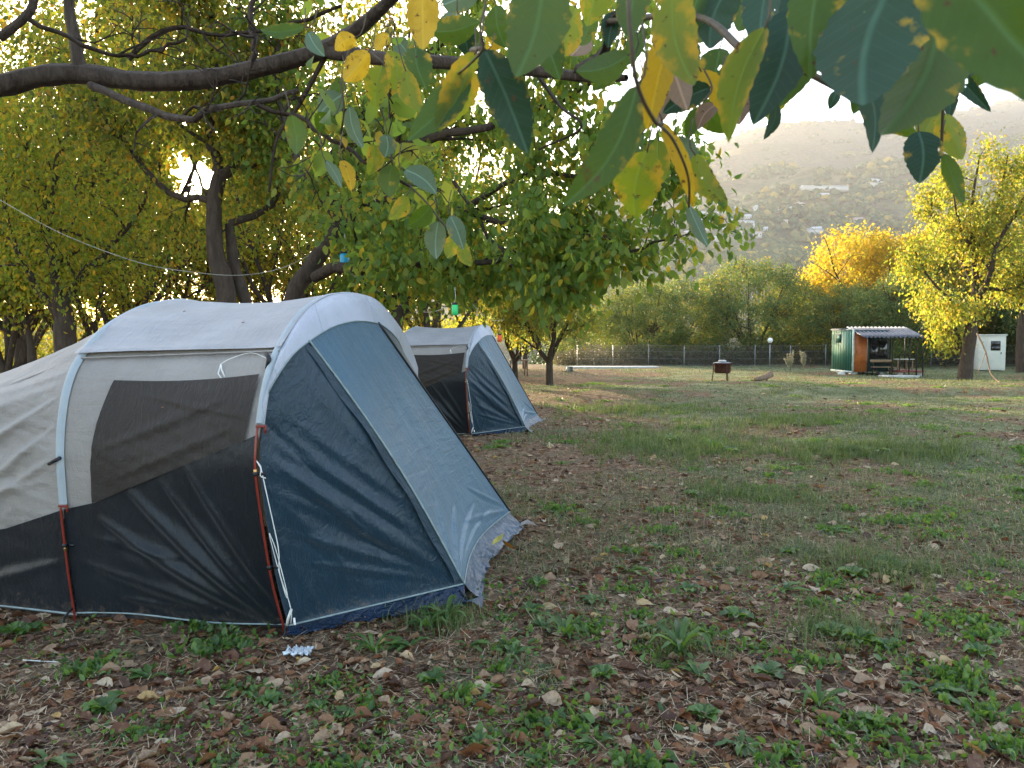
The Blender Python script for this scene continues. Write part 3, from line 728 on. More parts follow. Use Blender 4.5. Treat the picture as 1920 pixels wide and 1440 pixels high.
    for k, g_ in enumerate(np.linspace(0, 1, 5)):
        Pf[k] = a + np.outer(np.ones(90), [-.03*g_, -.055*g_, .005+.012*math.sin(math.pi*g_)]) + np.outer(np.sin(sl*22)*.006*g_, [1, 0, .5]); UVf[k, :, 0] = g_*.06; UVf[k, :, 1] = sl*2
    grid_mesh('storm_flap', Pf, UVf, M['navy'], root)
    # near side panel
    m, k_ = 170, 150
    qa = np.linspace(0, 1, m)
    up = np.vstack([body(np.full(70, .012), np.linspace(0.004, t0, 70)), edge[4:int(qTL*(n-1))+1] + np.array([.002, 0, 0])])
    # resample by arc length
    sl_ = np.concatenate([[0], np.cumsum(np.linalg.norm(np.diff(up, axis=0), axis=1))]); E1 = np.array([np.interp(qa*sl_[-1], sl_, up[:, c]) for c in range(3)]).T
    wgt = qa**.8
    E2 = F1*(1-wgt)[:, None] + C1*wgt[:, None]; E2[:, 2] += .0
    f = np.linspace(0, 1, k_)[None, :, None]
    sL = seamL(np.linspace(0, 1, k_))
    Pg = E1[:, None]*(1-f) + E2[:, None]*f
    Pg = Pg + (sL - Pg[-1])[None]*(qa**3)[:, None, None]
    x, z = Pg[..., 0], Pg[..., 2]
    fan = [(.0, 1.02, .78, .14, .05, .045), (.02, .85, .8, .12, .03, .018), (.02, 1.1, .66, .42, .03, .022), (.05, 1.25, .6, .6, .025, .014), (.05, .6, .8, .11, .03, .016), (.03, 1.18, .72, .28, .025, .018),
           (.1, .4, .8, .1, .025, .012), (.0, .9, .3, .3, .03, .012), (.12, 1.4, .45, .9, .02, .008), (.0, .7, .15, .1, .025, .01), (.04, 1.0, .5, .35, .02, .014)]
    env = np.sin(np.pi*np.clip(f[..., 0], .0, 1))**.5 * np.sin(np.pi*np.clip(qa, 0, 1))[:, None]**.4
    dsp = (-.05*env + (fold_sum(x, z, fan) + bnoise(x*5+z*3, z*3, 43)*.02)*env)
    Pg = Pg + dsp[..., None]*np.array([.35, -.9, .2])
    UV = np.stack([x*1.2, z], -1)
    grid_mesh('side_panel', Pg, UV, M['navy'], root)
    # far side panel
    upf = edge[int(qTR*(n-1)):][::-1]; upf = np.vstack([body(np.full(40, .01), np.linspace(1, t1, 40)), upf])
    sl_ = np.concatenate([[0], np.cumsum(np.linalg.norm(np.diff(upf, axis=0), axis=1))]); E1 = np.array([np.interp(np.linspace(0, 1, 60)*sl_[-1], sl_, upf[:, c]) for c in range(3)]).T
    q = np.linspace(0, 1, 60); E2 = F3*(1-q)[:, None] + C2*q[:, None]; f = np.linspace(0, 1, 40)[None, :, None]
    Pg = E1[:, None]*(1-f) + E2[:, None]*f; UV = np.stack([Pg[..., 0], Pg[..., 2]], -1)
    grid_mesh('far_side_panel', Pg, UV, M['navy'], root)
    # ---- hem tapes and mud flaps
    h1 = F1 + (C1-F1)*np.linspace(0, 1, 60)[:, None]
    MB().tube(h1 + np.array([0, -.008, .0]), .0055, 6).build('hem_tape', M['tape'], root, True)
    MB().tube(hem_front + np.array([.006, 0, 0]), .0055, 6).build('hem_tape', M['tape'], root, True)
    uu = np.linspace(-1.27, 0, 50); hb = np.array([body(np.array([u]), np.array([t_of_z(u, .03)]))[0] for u in uu]) + np.array([0, -.012, 0])
    hb[:, 2] = .035 + .012*np.sin(np.linspace(0, 7, 50)); MB().tube(hb, .005, 6).build('hem_tape', M['tape'], root, True)
    uu = np.linspace(-3.6, -1.27, 50); hb = np.array([body(np.array([u]), np.array([t_of_z(u, .025)]))[0] for u in uu]) + np.array([0, -.012, 0]); MB().tube(hb, .007, 6).build('hem_tape', M['tape'], root, True)
    def flap(hem, out, mat, seed, w=.13, lift=0.0):
        n_ = 150; m_ = 26; q = np.linspace(0, 1, n_); i_ = q*(len(hem)-1)
        hh = np.array([np.interp(i_, np.arange(len(hem)), hem[:, c]) for c in range(3)]).T
        Pg = np.zeros((m_, n_, 3)); UV = np.zeros((m_, n_, 2))
        for k in range(m_):
            g_ = k/(m_-1); rag = w*(.7 + .6*fbm(q*9, q*0, seed))
            p = hh + np.outer(rag*g_, out); zt = np.maximum(.012, hh[:, 2]*(1-g_)**1.3)
            cr = fbm(q*15, q*0+g_*2.5, seed+1, 4)-.5
            p[:, 2] = zt + np.abs(cr)*.055*min(1, g_*2)+.004; p[:, :2] += np.outer(cr*.02, [1, 1])
            Pg[k] = p; UV[k, :, 0] = q; UV[k, :, 1] = g_*.2
        return grid_mesh('mud_flap', Pg, UV, mat, root)
    flap(h1 + np.array([0, .002, -.004]), np.array([.35, -.9, 0]), M['flap'], 51, .13)
    flap(hem_front + np.array([-.002, 0, -.004]), np.array([.95, -.12, 0]), M['flap_grey'], 57, .15)
    # torn corner of the flap lying free
    for (c, ang, L) in (((.86, .60, .02), -.7, .16), ((.80, 2.42, .03), .1, .18)):
        c = Vector(c); d = Vector((math.cos(ang), math.sin(ang), 0)); s_ = Vector((-d.y, d.x, 0)); cr = MB()
        cr.face([c - s_*.05, c + d*L*.6 - s_*.03 + Vector((0, 0, .03)), c + d*L, c + d*L*.5 + s_*.07 + Vector((0, 0, .04)), c + s_*.05])
        cr.build('flap_corner', M['flap_grey'], root)
    # pegs with loops
    for p, a in (((.84, .60, 0), -.5), ((0.03, -.06, 0), -1.5), ((-1.27, -.16, 0), -1.5), ((.80, 2.47, 0), .2)):
        p = np.array(p); dx = np.array([math.cos(a), math.sin(a), 0])
        MB().tube([p + dx*.06 + [0, 0, -.08], p + dx*.02 + [0, 0, .05]], .006, 5).tube([p + dx*.02+[0, 0, .045], p - dx*.04 + [0, 0, .07]], .007, 5).build('peg_loop', M['black'], root)
    # toggles and straps at the sleeve tops
    b = body(np.array([0.0]), np.array([t_of_z(0, 1.5)]))[0]
    MB().tube([b+[-.03, -.03, .03], b+[.0, -.055, .0], b+[-.02, -.04, -.05]], .012, 6).build('strap', M['black'], root, True)
    b = body(np.array([-1.27]), np.array([t_of_z(-1.27, .93)]))[0]
    MB().tube([b+[-.06, -.02, -.02], b+[-.01, -.04, .0], b+[.03, -.035, .02]], .010, 6).build('strap', M['black'], root, True)
    # guy line under the roof cover
    c = [body(np.array([u]), np.array([t_of_z(u, z)]))[0] + [0, -.035, 0] for u, z in ((-.02, 1.50), (-.15, 1.53), (-.27, 1.50), (-.32, 1.47))]
    gk = MB().tube(catmull(c, 16), .0022, 4)
    kb = Vector(c[-1]); gk.tube([kb, kb+Vector((.01, -.01, -.03)), kb+Vector((.03, -.01, -.07)), kb+Vector((.02, -.02, -.085)), kb+Vector((-.005, -.02, -.05)), kb], .004, 5)
    gk.build('guy_line', M['cord'], root, True)
    # guy cord hanging along the near pole
    pts = [(.02, -.275, .96), (.045, -.26, .80), (.06, -.22, .62), (.07, -.20, .50), (.055, -.17, .38), (.075, -.12, .22), (.08, -.10, .14), (.06, -.07, .07)]
    g2 = MB().tube(catmull(pts, 40), .0028, 5)
    g2.tube(catmull([(.03, -.22, .60), (.05, -.2, .52), (.075, -.17, .36), (.075, -.13, .25), (.06, -.12, .24), (.04, -.16, .40), (.028, -.21, .57), (.03, -.22, .60)], 30), .0024, 5)
    g2.tube(catmull([(.02, -.275, .96), (.0, -.285, .99), (.03, -.29, .95), (.02, -.28, .91), (.05, -.28, .90)], 12), .003, 5)
    g2.build('guy_cord', M['cord'], root, True)
    MB().tube([(.03, -.06, .05), (.05, -.08, .10), (.075, -.09, .155)], .008, 6).tube([(.09, -.09, .11), (.10, -.1, .075)], .006, 5).build('tensioner', M['cord'], root, True)
    # small vents / dead leaves caught on the roof
    return root
tent = build_tent()
U_ANG = math.atan2(-.205, .979)
tent.location = (-1.24, 4.0, Hs(-1.24, 4.0)); tent.rotation_euler = (0, 0, U_ANG)
tag(tent, 'large nearest blue and grey tunnel tent with red poles on leafy soil', 'tent', 'tunnel tents pitched on the grass')
tent2 = copy_tree(tent); tent2.location = (-.71, 12.55, Hs(-.71, 12.55))
tag(tent2, 'second blue and grey tunnel tent standing behind the nearest tent', 'tent', 'tunnel tents pitched on the grass')
for ch in tent2.children:
    if ch.name.startswith('guy_line'): ch['label'] = 'white guy line under the roof edge'

# ------------------------------------------------------------------ orchard at the left
random.seed(4)
def place(o, x, y, rz=0.0, sc=1.0, label=None, cat='tree', group=None):
    o.location = (x, y, Hs(x, y)); o.rotation_euler = (0, 0, rz); o.scale = (sc, sc, sc)
    return tag(o, label, cat, group)
WG = 'orchard trees behind the tents'
def custom_tree(name, origin, trunks, limbs, seed, counts, ratio, nleaf, size, leafm, label, group=None, sigma=.14, shape=LEAF7, droop=1.0, childL=2.2, angle=(35, 70), keep=None, up=.05, gap=True, bark='bark', cat='tree'):
    """trunks/limbs are lists of (points, r0, r1) in world coordinates"""
    org = Vector(origin); t = Tree(seed, counts, ratio, angle, .2, up)
    for pts, r0, r1 in trunks:
        t.br.append(([Vector(p)-org for p in catmull([tuple(q) for q in pts], 12)], list(np.linspace(r0, r1, 12)), 0))
    for pts, r0, r1 in limbs:
        t.limb([Vector(p)-org for p in pts], r0, r1, 0, child_L=childL, t0=.12, n=14, gnarl=.02)
    root = empty(name, origin, 0, label, cat, group)
    t.wood('trunk', M[bark], root)
    if keep is None and gap: keep = sun_gap(origin, .024)
    t.leaves('crown', nleaf, size, M[leafm], root, sigma, shape, droop, keep=keep)
    return root, t

# the walnut whose branches droop over the tents
o = P(545, 640, 8.2); o.z = Hs(o.x, o.y) - .1
custom_tree('walnut_tree', o,
    [([o, P(545, 590, 8.2), P(585, 500, 8.2), P(640, 420, 8.1)], .115, .08), ],
    [([P(590, 520, 8.15), P(700, 492, 7.6), P(780, 487, 7.2), P(880, 500, 6.9), P(1000, 455, 6.6)], .062, .015),
     ([P(640, 420, 8.1), P(620, 300, 8.0), P(700, 200, 7.6), P(800, 100, 7.2), P(880, -60, 7)], .06, .015),
     ([P(640, 420, 8.1), P(730, 380, 7.6), P(850, 390, 7.1), P(1000, 330, 6.6), P(1170, 330, 6.1)], .055, .012),
     ([P(620, 300, 8.0), P(760, 270, 7.4), P(900, 240, 6.9), P(1050, 190, 6.5), P(1170, 130, 6.2)], .06, .012),
     ([P(850, 390, 7.1), P(980, 420, 6.6), P(1080, 430, 6.3), P(1200, 470, 6.0), P(1270, 440, 5.8)], .03, .008),
     ([P(850, 340, 7.1), P(960, 500, 6.6), P(1010, 540, 6.3)], .02, .006),
     ([P(640, 420, 8.1), P(560, 300, 8.4), P(520, 150, 8.6), P(540, 0, 8.8)], .055, .02)],
    77, [9, 6], [.42, .55], 16500, .085, 'leaf', 'walnut tree with long drooping limbs reaching right over the tents', WG, .10, childL=2.2)
# twin leaning trunks in front of the sun
o = P(440, 640, 9.3); o.z = Hs(o.x, o.y) - .1
custom_tree('walnut_tree', o,
    [([o, P(425, 560, 9.3), P(405, 480, 9.3), P(402, 380, 9.3), P(412, 330, 9.3)], .12, .085),
     ([P(480, 660, 9.5), P(462, 570, 9.5), P(440, 500, 9.5), P(430, 420, 9.5)], .09, .06)],
    [([P(412, 330, 9.3), P(455, 290, 9.2), P(470, 230, 9.1), P(510, 150, 9.0), P(560, 60, 8.9)], .062, .02),
     ([P(412, 330, 9.3), P(395, 250, 9.3), P(400, 120, 9.3), P(395, -40, 9.3)], .062, .03),
     ([P(470, 230, 9.1), P(430, 160, 9.1), P(330, 20, 9.2), P(300, -80, 9.2)], .05, .02),
     ([P(402, 380, 9.3), P(310, 355, 9.3), P(240, 280, 9.3), P(185, 200, 9.3), P(140, 90, 9.3)], .045, .018),
     ([P(430, 420, 9.5), P(515, 380, 9.5), P(520, 260, 9.5), P(515, 150, 9.5)], .05, .02)],
    91, [7, 6], [.45, .55], 20000, .072, 'leaf_olive', 'walnut tree with twin dark leaning trunks in front of the low sun', WG, .26, childL=2.0)
# big forked tree at the left edge
o = P(122, 700, 10.5); o.z = Hs(o.x, o.y) - .1
custom_tree('walnut_tree', o,
    [([o, P(122, 640, 10.5), P(122, 600, 10.5), P(112, 560, 10.5)], .15, .12)],
    [([P(112, 570, 10.5), P(98, 480, 10.4), P(95, 400, 10.4), P(120, 270, 10.3), P(170, 120, 10.2)], .07, .02),
     ([P(118, 590, 10.5), P(140, 540, 10.5), P(200, 470, 10.5), P(270, 380, 10.4), P(300, 260, 10.4)], .07, .02),
     ([P(112, 600, 10.5), P(60, 530, 10.5), P(20, 440, 10.5), P(10, 330, 10.5)], .06, .02),
     ([P(95, 400, 10.4), P(60, 300, 10.4), P(50, 200, 10.4)], .04, .015)],
    95, [8, 6], [.42, .55], 11000, .066, 'leaf_gold', 'walnut tree with short dark trunk forking low beside the left edge', WG, .28, childL=2.0)
o = P(58, 700, 12.5); o.z = Hs(o.x, o.y) - .1
custom_tree('walnut_tree', o, [([o, P(58, 660, 12.5), P(50, 610, 12.5)], .06, .045)],
    [([P(50, 610, 12.5), P(20, 540, 12.4), P(-10, 430, 12.3)], .04, .012), ([P(50, 610, 12.5), P(80, 560, 12.5), P(110, 480, 12.5), P(120, 380, 12.5)], .04, .012), ([P(50, 610, 12.5), P(45, 500, 12.5), P(60, 380, 12.5)], .035, .012)],
    99, [7, 5], [.45, .5], 5000, .10, 'leaf_gold', 'slender young tree with yellow leaves left of the forked trunk', WG, .16, childL=1.6)
o = P(742, 660, 14.5); o.z = Hs(o.x, o.y) - .1
custom_tree('walnut_tree', o, [([o, P(742, 610, 14.5), P(765, 570, 14.5)], .16, .13)],
    [([P(765, 570, 14.5), P(740, 530, 14.5), P(735, 460, 14.5), P(720, 350, 14.5)], .09, .03), ([P(765, 570, 14.5), P(795, 520, 14.4), P(790, 420, 14.3), P(830, 300, 14.2)], .08, .03),
     ([P(800, 620, 14.3), P(800, 560, 14.2), P(830, 540, 14.1), P(900, 520, 13.9), P(960, 470, 13.7)], .06, .02), ([P(765, 570, 14.5), P(690, 530, 14.6), P(640, 440, 14.8)], .06, .02)],
    103, [8, 6], [.42, .55], 9000, .12, 'leaf', 'walnut tree forking into curved limbs just behind the second tent', WG, .22, childL=2.6)
VA = [generic_tree('walnut_tree', 201+i, 6.8, 3.4, 12500, .09, lm, 1.0, .10, minr=.009) for i, lm in enumerate(('leaf_olive', 'leaf_gold', 'leaf_olive'))]
spots = [(10, 13.5, .95, 'behind the slender tree at the far left edge'), (205, 15.5, 1.0, 'seen through the gap left of the sun'), (300, 19, 1.0, 'with thin stems directly under the sun'),
         (400, 23, 1.05, 'farther back beneath the twin trunks'), (560, 17, 1.15, 'behind the drooping limb above the near tent'), (650, 21, 1.15, 'farther back above the top of the near tent hood'),
         (130, 22, 1.15, 'farther back behind the forked trunk'), (-60, 17, 1.2, 'just past the left edge of the view'), (490, 27, 1.2, 'deep in the orchard right of the sun'),
         (820, 23, 1.1, 'farther back above the second tent roof'), (900, 29, 1.05, 'behind the orange jar'), (700, 31, 1.2, 'at the back of the orchard above the tents'), (40, 19, 1.65, 'tall and dense behind the slender left tree'), (240, 22, 1.75, 'tallest one filling the sky above the sun'), (440, 24, 1.8, 'tall one rising behind the overhead limb'), (620, 23, 1.7, 'tall one behind the jar hung above the tent'), (800, 26, 1.65, 'tall one behind the middle of the drooping limbs'), (60, 28, 1.35, 'at the back of the orchard near the left edge'), (270, 29, 1.3, 'at the back of the orchard below the sun')]
def cut_gap(root, width):
    crown = [c for c in root.children if c.name.startswith('crown')][0]; me = crown.data; n = len(me.vertices)
    v = np.zeros(n*3, np.float32); me.vertices.foreach_get('co', v); v = v.reshape(-1, 4, 3)
    Mw = Matrix.Translation(root.location) @ Matrix.Rotation(root.rotation_euler.z, 4, 'Z') @ Matrix.Scale(root.scale.x, 4); A = np.array(Mw)
    c = v.mean(1) @ A[:3, :3].T + A[:3, 3] - np.array([0, 0, CAMZ]); c /= np.linalg.norm(c, axis=1)[:, None]
    k = gap_keep(c, width)
    if k.all(): return
    v = v[k]; m = len(v); fl = (np.arange(m)[:, None]*4 + np.array([[0, 1, 2, 0, 2, 3]])).ravel()
    o = mesh_np('crown', v.reshape(-1, 3), fl, np.full(m*2, 3), me.materials[0], root); bpy.data.objects.remove(crown)
NW = {}
for i, (px, D, sc, w) in enumerate(spots):
    o = VA[i % 3] if i < 3 else copy_tree(VA[i % 3])
    q = P(px, 640, D); place(o, q.x, q.y, i*1.9, sc, 'leafy backlit orchard tree ' + w, 'tree', WG); NW[i] = o
for o in NW.values(): cut_gap(o, .026)
# small round-crowned trees at the end of the orchard
VB = generic_tree('willow_like_tree', 230, 5.4, 3.0, 15000, .12, 'leaf_mid', .9, .14, LEAF4, 1.4, .26)
for i, (px, D, sc, lab) in enumerate([(1030, 27, 1.0, 'round yellow-green tree at the right end of the orchard'), (965, 31, .9, 'low forked tree beside the small wooden table'), (985, 40, 1.0, 'dark low tree behind the wooden table')]):
    o = VB if i == 0 else copy_tree(VB)
    q = P(px, 640, D); place(o, q.x, q.y, i*2.1+.4, sc, lab, 'tree', WG)

# ------------------------------------------------------------------ trees beyond the fence
VC = [generic_tree('round_tree', 301+i, 8.2, 5.6, 38000, .17, lm, .8, .16, LEAF4, .5, .30, nl=8, clumps=420) for i, lm in enumerate(('leaf_row', 'leaf_row', 'leaf_orange'))]
ms = [(1200, 53, .72, 0, 'pale green rounded tree at the left end of the far row'), (1262, 58, .84, 1, 'rounded tree second from the left in the far row'), (1410, 53, .90, 0, 'broad green tree in the middle of the far row behind the round lamp'),
      (1515, 57, .80, 1, 'green tree left of the green hut roof with gold top leaves'), (1640, 55, 1.22, 2, 'orange leaved tree behind the green hut'), (1725, 53, 1.15, 2, 'orange and yellow tree between hut and cabin'),
      (1690, 47, .72, 1, 'low green tree behind the hut porch'), (1860, 52, 1.15, 1, 'green tree behind the white cabin'), (1960, 49, 1.2, 0, 'green tree at the right edge behind the cabin'),
      (1120, 66, .85, 1, 'green tree in the gap beside the orchard'), (1583, 60, .98, 2, 'orange-topped tree left of the larger orange tree'), (1590, 50, .66, 0, 'small green tree just behind the hut roof'), (2060, 54, 1.2, 1, 'green tree outside the right edge')]
used = set()
for i, (px, D, sc, v, lab) in enumerate(ms):
    o = VC[v] if v not in used else copy_tree(VC[v]); used.add(v)
    q = P(px, 640, D); place(o, q.x, q.y, i*1.3, sc, lab, 'tree', 'round trees beyond the wire fence')
VD = generic_tree('forest_tree', 340, 14, 7, 16000, .42, 'leaf_dark', 2.5, .3, LEAF4, .3, .8, nl=7, clumps=200)
for i, (px, D, sc) in enumerate([(1090, 105, 1.15), (1150, 120, 1.3), (1210, 112, 1.15), (1270, 125, 1.35), (1330, 130, 1.3), (1385, 140, 1.2), (1480, 135, 1.1), (1550, 150, 1.15), (1620, 150, 1.2), (1670, 150, 1.2)]):
    o = VD if i == 0 else copy_tree(VD)
    q = P(px, 640, D); place(o, q.x, q.y, i*1.1, sc, ['first', 'second', 'third', 'fourth', 'fifth', 'sixth', 'seventh', 'eighth', 'ninth', 'last'][i] + ' from the left of the dark distant trees behind the far row', 'tree', 'dark trees on the far slope')
# the bright yellow tree at the right
o = P(1808, 712, 30.5); o.z = Hs(o.x, o.y) - .2
D = 30.5
custom_tree('yellow_tree', o,
    [([o, P(1812, 680, D), P(1822, 610, D), P(1832, 540, D)], .30, .19)],
    [([P(1832, 540, D), P(1826, 480, D), P(1822, 390, D), P(1835, 300, D)], .15, .03), ([P(1828, 570, D), P(1855, 520, D-.6), P(1870, 460, D-1), P(1915, 380, D-1.4), P(1960, 330, D-1.6)], .12, .03),
     ([P(1832, 540, D), P(1790, 470, D+.8), P(1755, 420, D+1.3), P(1740, 370, D+1.5)], .11, .03), ([P(1822, 610, D), P(1790, 570, D-1), P(1740, 520, D-1.8), P(1715, 470, D-2)], .09, .025),
     ([P(1815, 690, D+.2), P(1797, 640, D+.5), P(1780, 590, D+.8), P(1745, 560, D+1.2)], .13, .03), ([P(1832, 540, D), P(1880, 440, D+1.2), P(1930, 350, D+1.6), P(1965, 290, D+2)], .1, .03),
     ([P(1826, 480, D), P(1800, 420, D-1), P(1780, 330, D-1.4)], .08, .02), ([P(1840, 540, D), P(1900, 540, D-1), P(1960, 500, D-2)], .08, .02), ([P(1826, 480, D), P(1870, 380, D-.4), P(1890, 290, D-.6)], .08, .02)],
    401, [8, 6], [.42, .5], 21000, .15, 'leaf_yellow', 'tall bright yellow-green tree with dark leaning trunk beside the white cabin', None, .30, LEAF4, .7, childL=3.0, gap=False)
o = P(1916, 698, 38); o.z = Hs(o.x, o.y)
custom_tree('round_tree', o, [([o, P(1915, 640, 38), P(1918, 590, 38)], .28, .22)], [([P(1918, 590, 38), P(1900, 500, 38), P(1880, 420, 38)], .12, .03), ([P(1918, 590, 38), P(1960, 500, 38), P(1990, 420, 38)], .12, .03)],
    405, [7, 5], [.45, .5], 6000, .16, 'leaf_mid', 'dark trunked tree at the right edge beyond the cabin', None, .35, LEAF4, .6, childL=3.0, gap=False)

# scrub along the fence
rng = np.random.default_rng(8)
def scatter_stuff(name, n, xr, yr, hfun, size, mat, label, shape=LEAF4, droop=-.3):
    x = rng.uniform(xr[0], xr[1], n); y = rng.uniform(yr[0], yr[1], n); h = hfun(x, y)
    z = H(x, y) + rng.uniform(0, 1, n)**1.3*h
    pts = np.stack([x, y, z], 1); tips = rng.normal(size=(n, 3)); tips[:, 2] -= droop
    o = leaf_cloud(name, pts, tips, size, shape, mat, None, rng); return tag(o, label, 'undergrowth', kind='stuff')
scatter_stuff('scrub', 60000, (3, 45), (49.5, 54), lambda x, y: .25 + 2.2*fbm(x*.35, y*.3, 61, 3)**1.5, .13, M['leaf_scrub'], 'brown and grey-green tangled scrub along the far wire fence')
scatter_stuff('hedge', 80000, (-44, -1.5), (36, 46), lambda x, y: .3 + 3.8*fbm(x*.25, y*.3, 63, 3) + 1.6*sstep(-12, -24, x), .17, M['leaf_olive'], 'yellow-green undergrowth behind the orchard trunks')
# ------------------------------------------------------------------ fence, lamp
M['galv'] = mat_plain('galvanised_steel', (.32, .33, .33), .5, .5)
fr = empty('wire_fence', (0, 0, 0), 0, 'long wire mesh fence with thin grey posts along the field end', 'fence')
FY = 47.5
def fpt(x, z): y = FY + .02*x; return Vector((x, y, Hs(x, y) + z))
xs = np.arange(4.2, 42, 2.3)
for i, x in enumerate(xs):
    o = MB().tube([fpt(x, -.3), fpt(x, 1.38)], .022, 6).build('post', M['galv'], fr, True)
mb = MB()
for z in (.1, .5, .95, 1.33): mb.tube([fpt(x, z) for x in xs], .006, 3)
x = xs[0]
while x < xs[-1] - 1.3:
    mb.tube([fpt(x, .1), fpt(x+1.23, 1.33)], .002, 3, False); mb.tube([fpt(x, 1.33), fpt(x+1.23, .1)], .002, 3, False); x += .17
mb.build('wire_mesh', M['galv'], fr)
q = P(1443, 690, 46.5); q.z = Hs(q.x, q.y)
lp = empty('garden_lamp', q, 0, 'white globe lamp on a thin post standing at the wire fence', 'lamp')
MB().tube([(0, 0, -.1), (0, 0, 1.52)], .03, 8).build('post', M['galv'], lp, True)
M['globe'] = mat_plain('lamp_globe', (.85, .85, .8), .25, 0, .5, .03)
MB().lathe([(.02, 1.50), (.07, 1.52), (.13, 1.58), (.16, 1.67), (.14, 1.77), (.08, 1.83), (.001, 1.85)], n=16).build('globe', M['globe'], lp, True)
MB().lathe([(.03, 1.44), (.06, 1.46), (.06, 1.52), (.02, 1.53)], n=12).build('collar', M['black'], lp, True)

# ------------------------------------------------------------------ the green hut
M['hutgreen'] = mat_plain('green_painted_panel', (.018, .12, .085), .45, .2, .4, .15, 3)
M['hutdark'] = mat_plain('dark_green_panel', (.012, .045, .042), .5, .1)
M['orange'] = mat_plain('orange_door_wood', (.42, .12, .025), .55)
M['trimw'] = mat_plain('pale_trim', (.5, .58, .55), .5)
M['corr'] = mat_plain('corrugated_sheet', (.11, .12, .15), .55, .2, var=.3, scale=2)
M['glass'] = mat_plain('dark_glass', (.015, .018, .02), .08, 0, .8, .05)
M['steel'] = mat_plain('rusty_dark_steel', (.03, .026, .024), .6, .4)
M['rust'] = mat_plain('rusty_brown_iron', (.075, .028, .018), .75, .2, .3, .45, 12)
M['deck'] = mat_plain('red_deck', (.22, .06, .045), .7)
M['plank'] = mat_plain('weathered_plank', (.28, .19, .12), .8, var=.3)
M['white'] = mat_plain('off_white_paint', (.62, .62, .56), .45, var=.08, scale=2)
M['stone'] = mat_plain('pale_concrete', (.5, .5, .47), .9, var=.25)
hutD = 36.0
a = P(1598, 700, hutD - 1.0)      # near front corner
fdir = Vector((1.0, .04, 0)).normalized(); sdir = Vector((.03, 1.0, 0)).normalized()
HZ = 0.12
hut = empty('garden_hut', (a.x, a.y, Hs(a.x, a.y)), math.atan2(fdir.y, fdir.x), 'small green container hut with orange door and corrugated porch roof', 'hut')
# local frame: x along the front, y along the side (slightly skewed back)
def L(x, y, z):
    rr_ = Matrix.Rotation(-math.atan2(fdir.y, fdir.x), 3, 'Z'); s_ = rr_ @ sdir; return Vector((x + s_.x*y, s_.y*y, z))
W1, SD, HB, HT = 1.75, 2.5, HZ, 2.12
def quadbox(mb, x0, x1, y0, y1, z0, z1):
    b = len(mb.v)
    for z in (z0, z1):
        for (x, y) in ((x0, y0), (x1, y0), (x1, y1), (x0, y1)): mb.v.append(tuple(L(x, y, z)))
    for f in ((0,3,2,1),(4,5,6,7),(0,1,5,4),(1,2,6,5),(2,3,7,6),(3,0,4,7)): mb.f.append(tuple(b+i for i in f))
mb = MB(); quadbox(mb, .04, W1, .02, SD, HB, HT-.03); mb.build('wall', M['hutdark'], hut)
mb = MB(); quadbox(mb, 0, .037, 0, SD, HB, HT)
for k in range(1, 9): quadbox(mb, -.012, 0, SD*k/9-.02, SD*k/9+.02, HB+.06, HT-.06)
mb.build('side_panel', M['hutgreen'], hut)
mb = MB(); quadbox(mb, -.03, .05, -.05, -.001, HB, HT+.02); quadbox(mb, -.03, -.013, 0, SD, HB-.06, HB+.03); quadbox(mb, -.03, -.013, 0, SD, HT-.03, HT+.03); mb.build('trim', M['trimw'], hut)
mb = MB(); quadbox(mb, -.02, -.004, 1.35, 1.95, 1.5, 1.9); wf = mb.build('window', M['steel'], hut)
mb = MB(); quadbox(mb, -.028, -.021, 1.42, 1.88, 1.55, 1.85); mb.build('pane', M['hutgreen'], wf)
mb = MB(); quadbox(mb, .07, .72, -.03, .015, HB, 1.95); dr = mb.build('door', M['orange'], hut)
MB().tube([L(.14, -.06, 1.0), L(.14, -.06, 1.12)], .012, 6).build('handle', M['steel'], dr)
mb = MB(); quadbox(mb, .82, 1.68, -.02, .015, .75, 1.6); wf = mb.build('window', M['steel'], hut)
mb = MB(); quadbox(mb, .87, 1.18, -.03, -.021, .8, 1.35); quadbox(mb, 1.24, 1.63, -.03, -.021, .8, 1.55); mb.build('pane', M['glass'], wf)
mb = MB(); quadbox(mb, .82, 1.68, -.28, -.025, .62, .67); mb.build('counter', M['plank'], hut)
# roof: flat back part and corrugated porch
mb = MB(); quadbox(mb, -.05, W1+.05, .75, SD+.1, HT+.004, HT+.06); mb.build('flat_roof', M['corr'], hut)
n = 220; Pg = np.zeros((5, n, 3)); UV = np.zeros((5, n, 2))
for i in range(n):
    x = .05 + 2.95*i/(n-1)
    for k in range(5):
        y = .9 - 1.95*k/4; z = 2.24 - .50*k/4 + .045*math.sin(i/(n-1)*2*math.pi*15)
        Pg[k, i] = L(x, y, z); UV[k, i] = (x, y)
grid_mesh('porch_roof', Pg, UV, M['corr'], hut, .012)
for x, y in ((.28, -.95), (1.45, -.95), (2.25, -.95), (2.6, -.95), (2.93, -.9), (2.93, .8), (2.2, .8)):
    MB().tube([L(x, y, -.1), L(x, y, 1.76 if y < 0 else 2.2)], .028, 6).build('porch_post', M['steel'], hut)
mb = MB(); quadbox(mb, 1.80, 3.0, -.9, .9, .12, .2); mb.build('deck', M['deck'], hut)
mb = MB(); mb.tube([L(1.85, -.85, .2), L(1.85, -.85, 1.0)], .02, 5); mb.tube([L(1.85, -.85, .95), L(2.93, -.85, .8)], .02, 5); mb.tube([L(1.85, -.85, .6), L(2.93, -.85, .5)], .015, 5); mb.build('railing', M['steel'], hut)
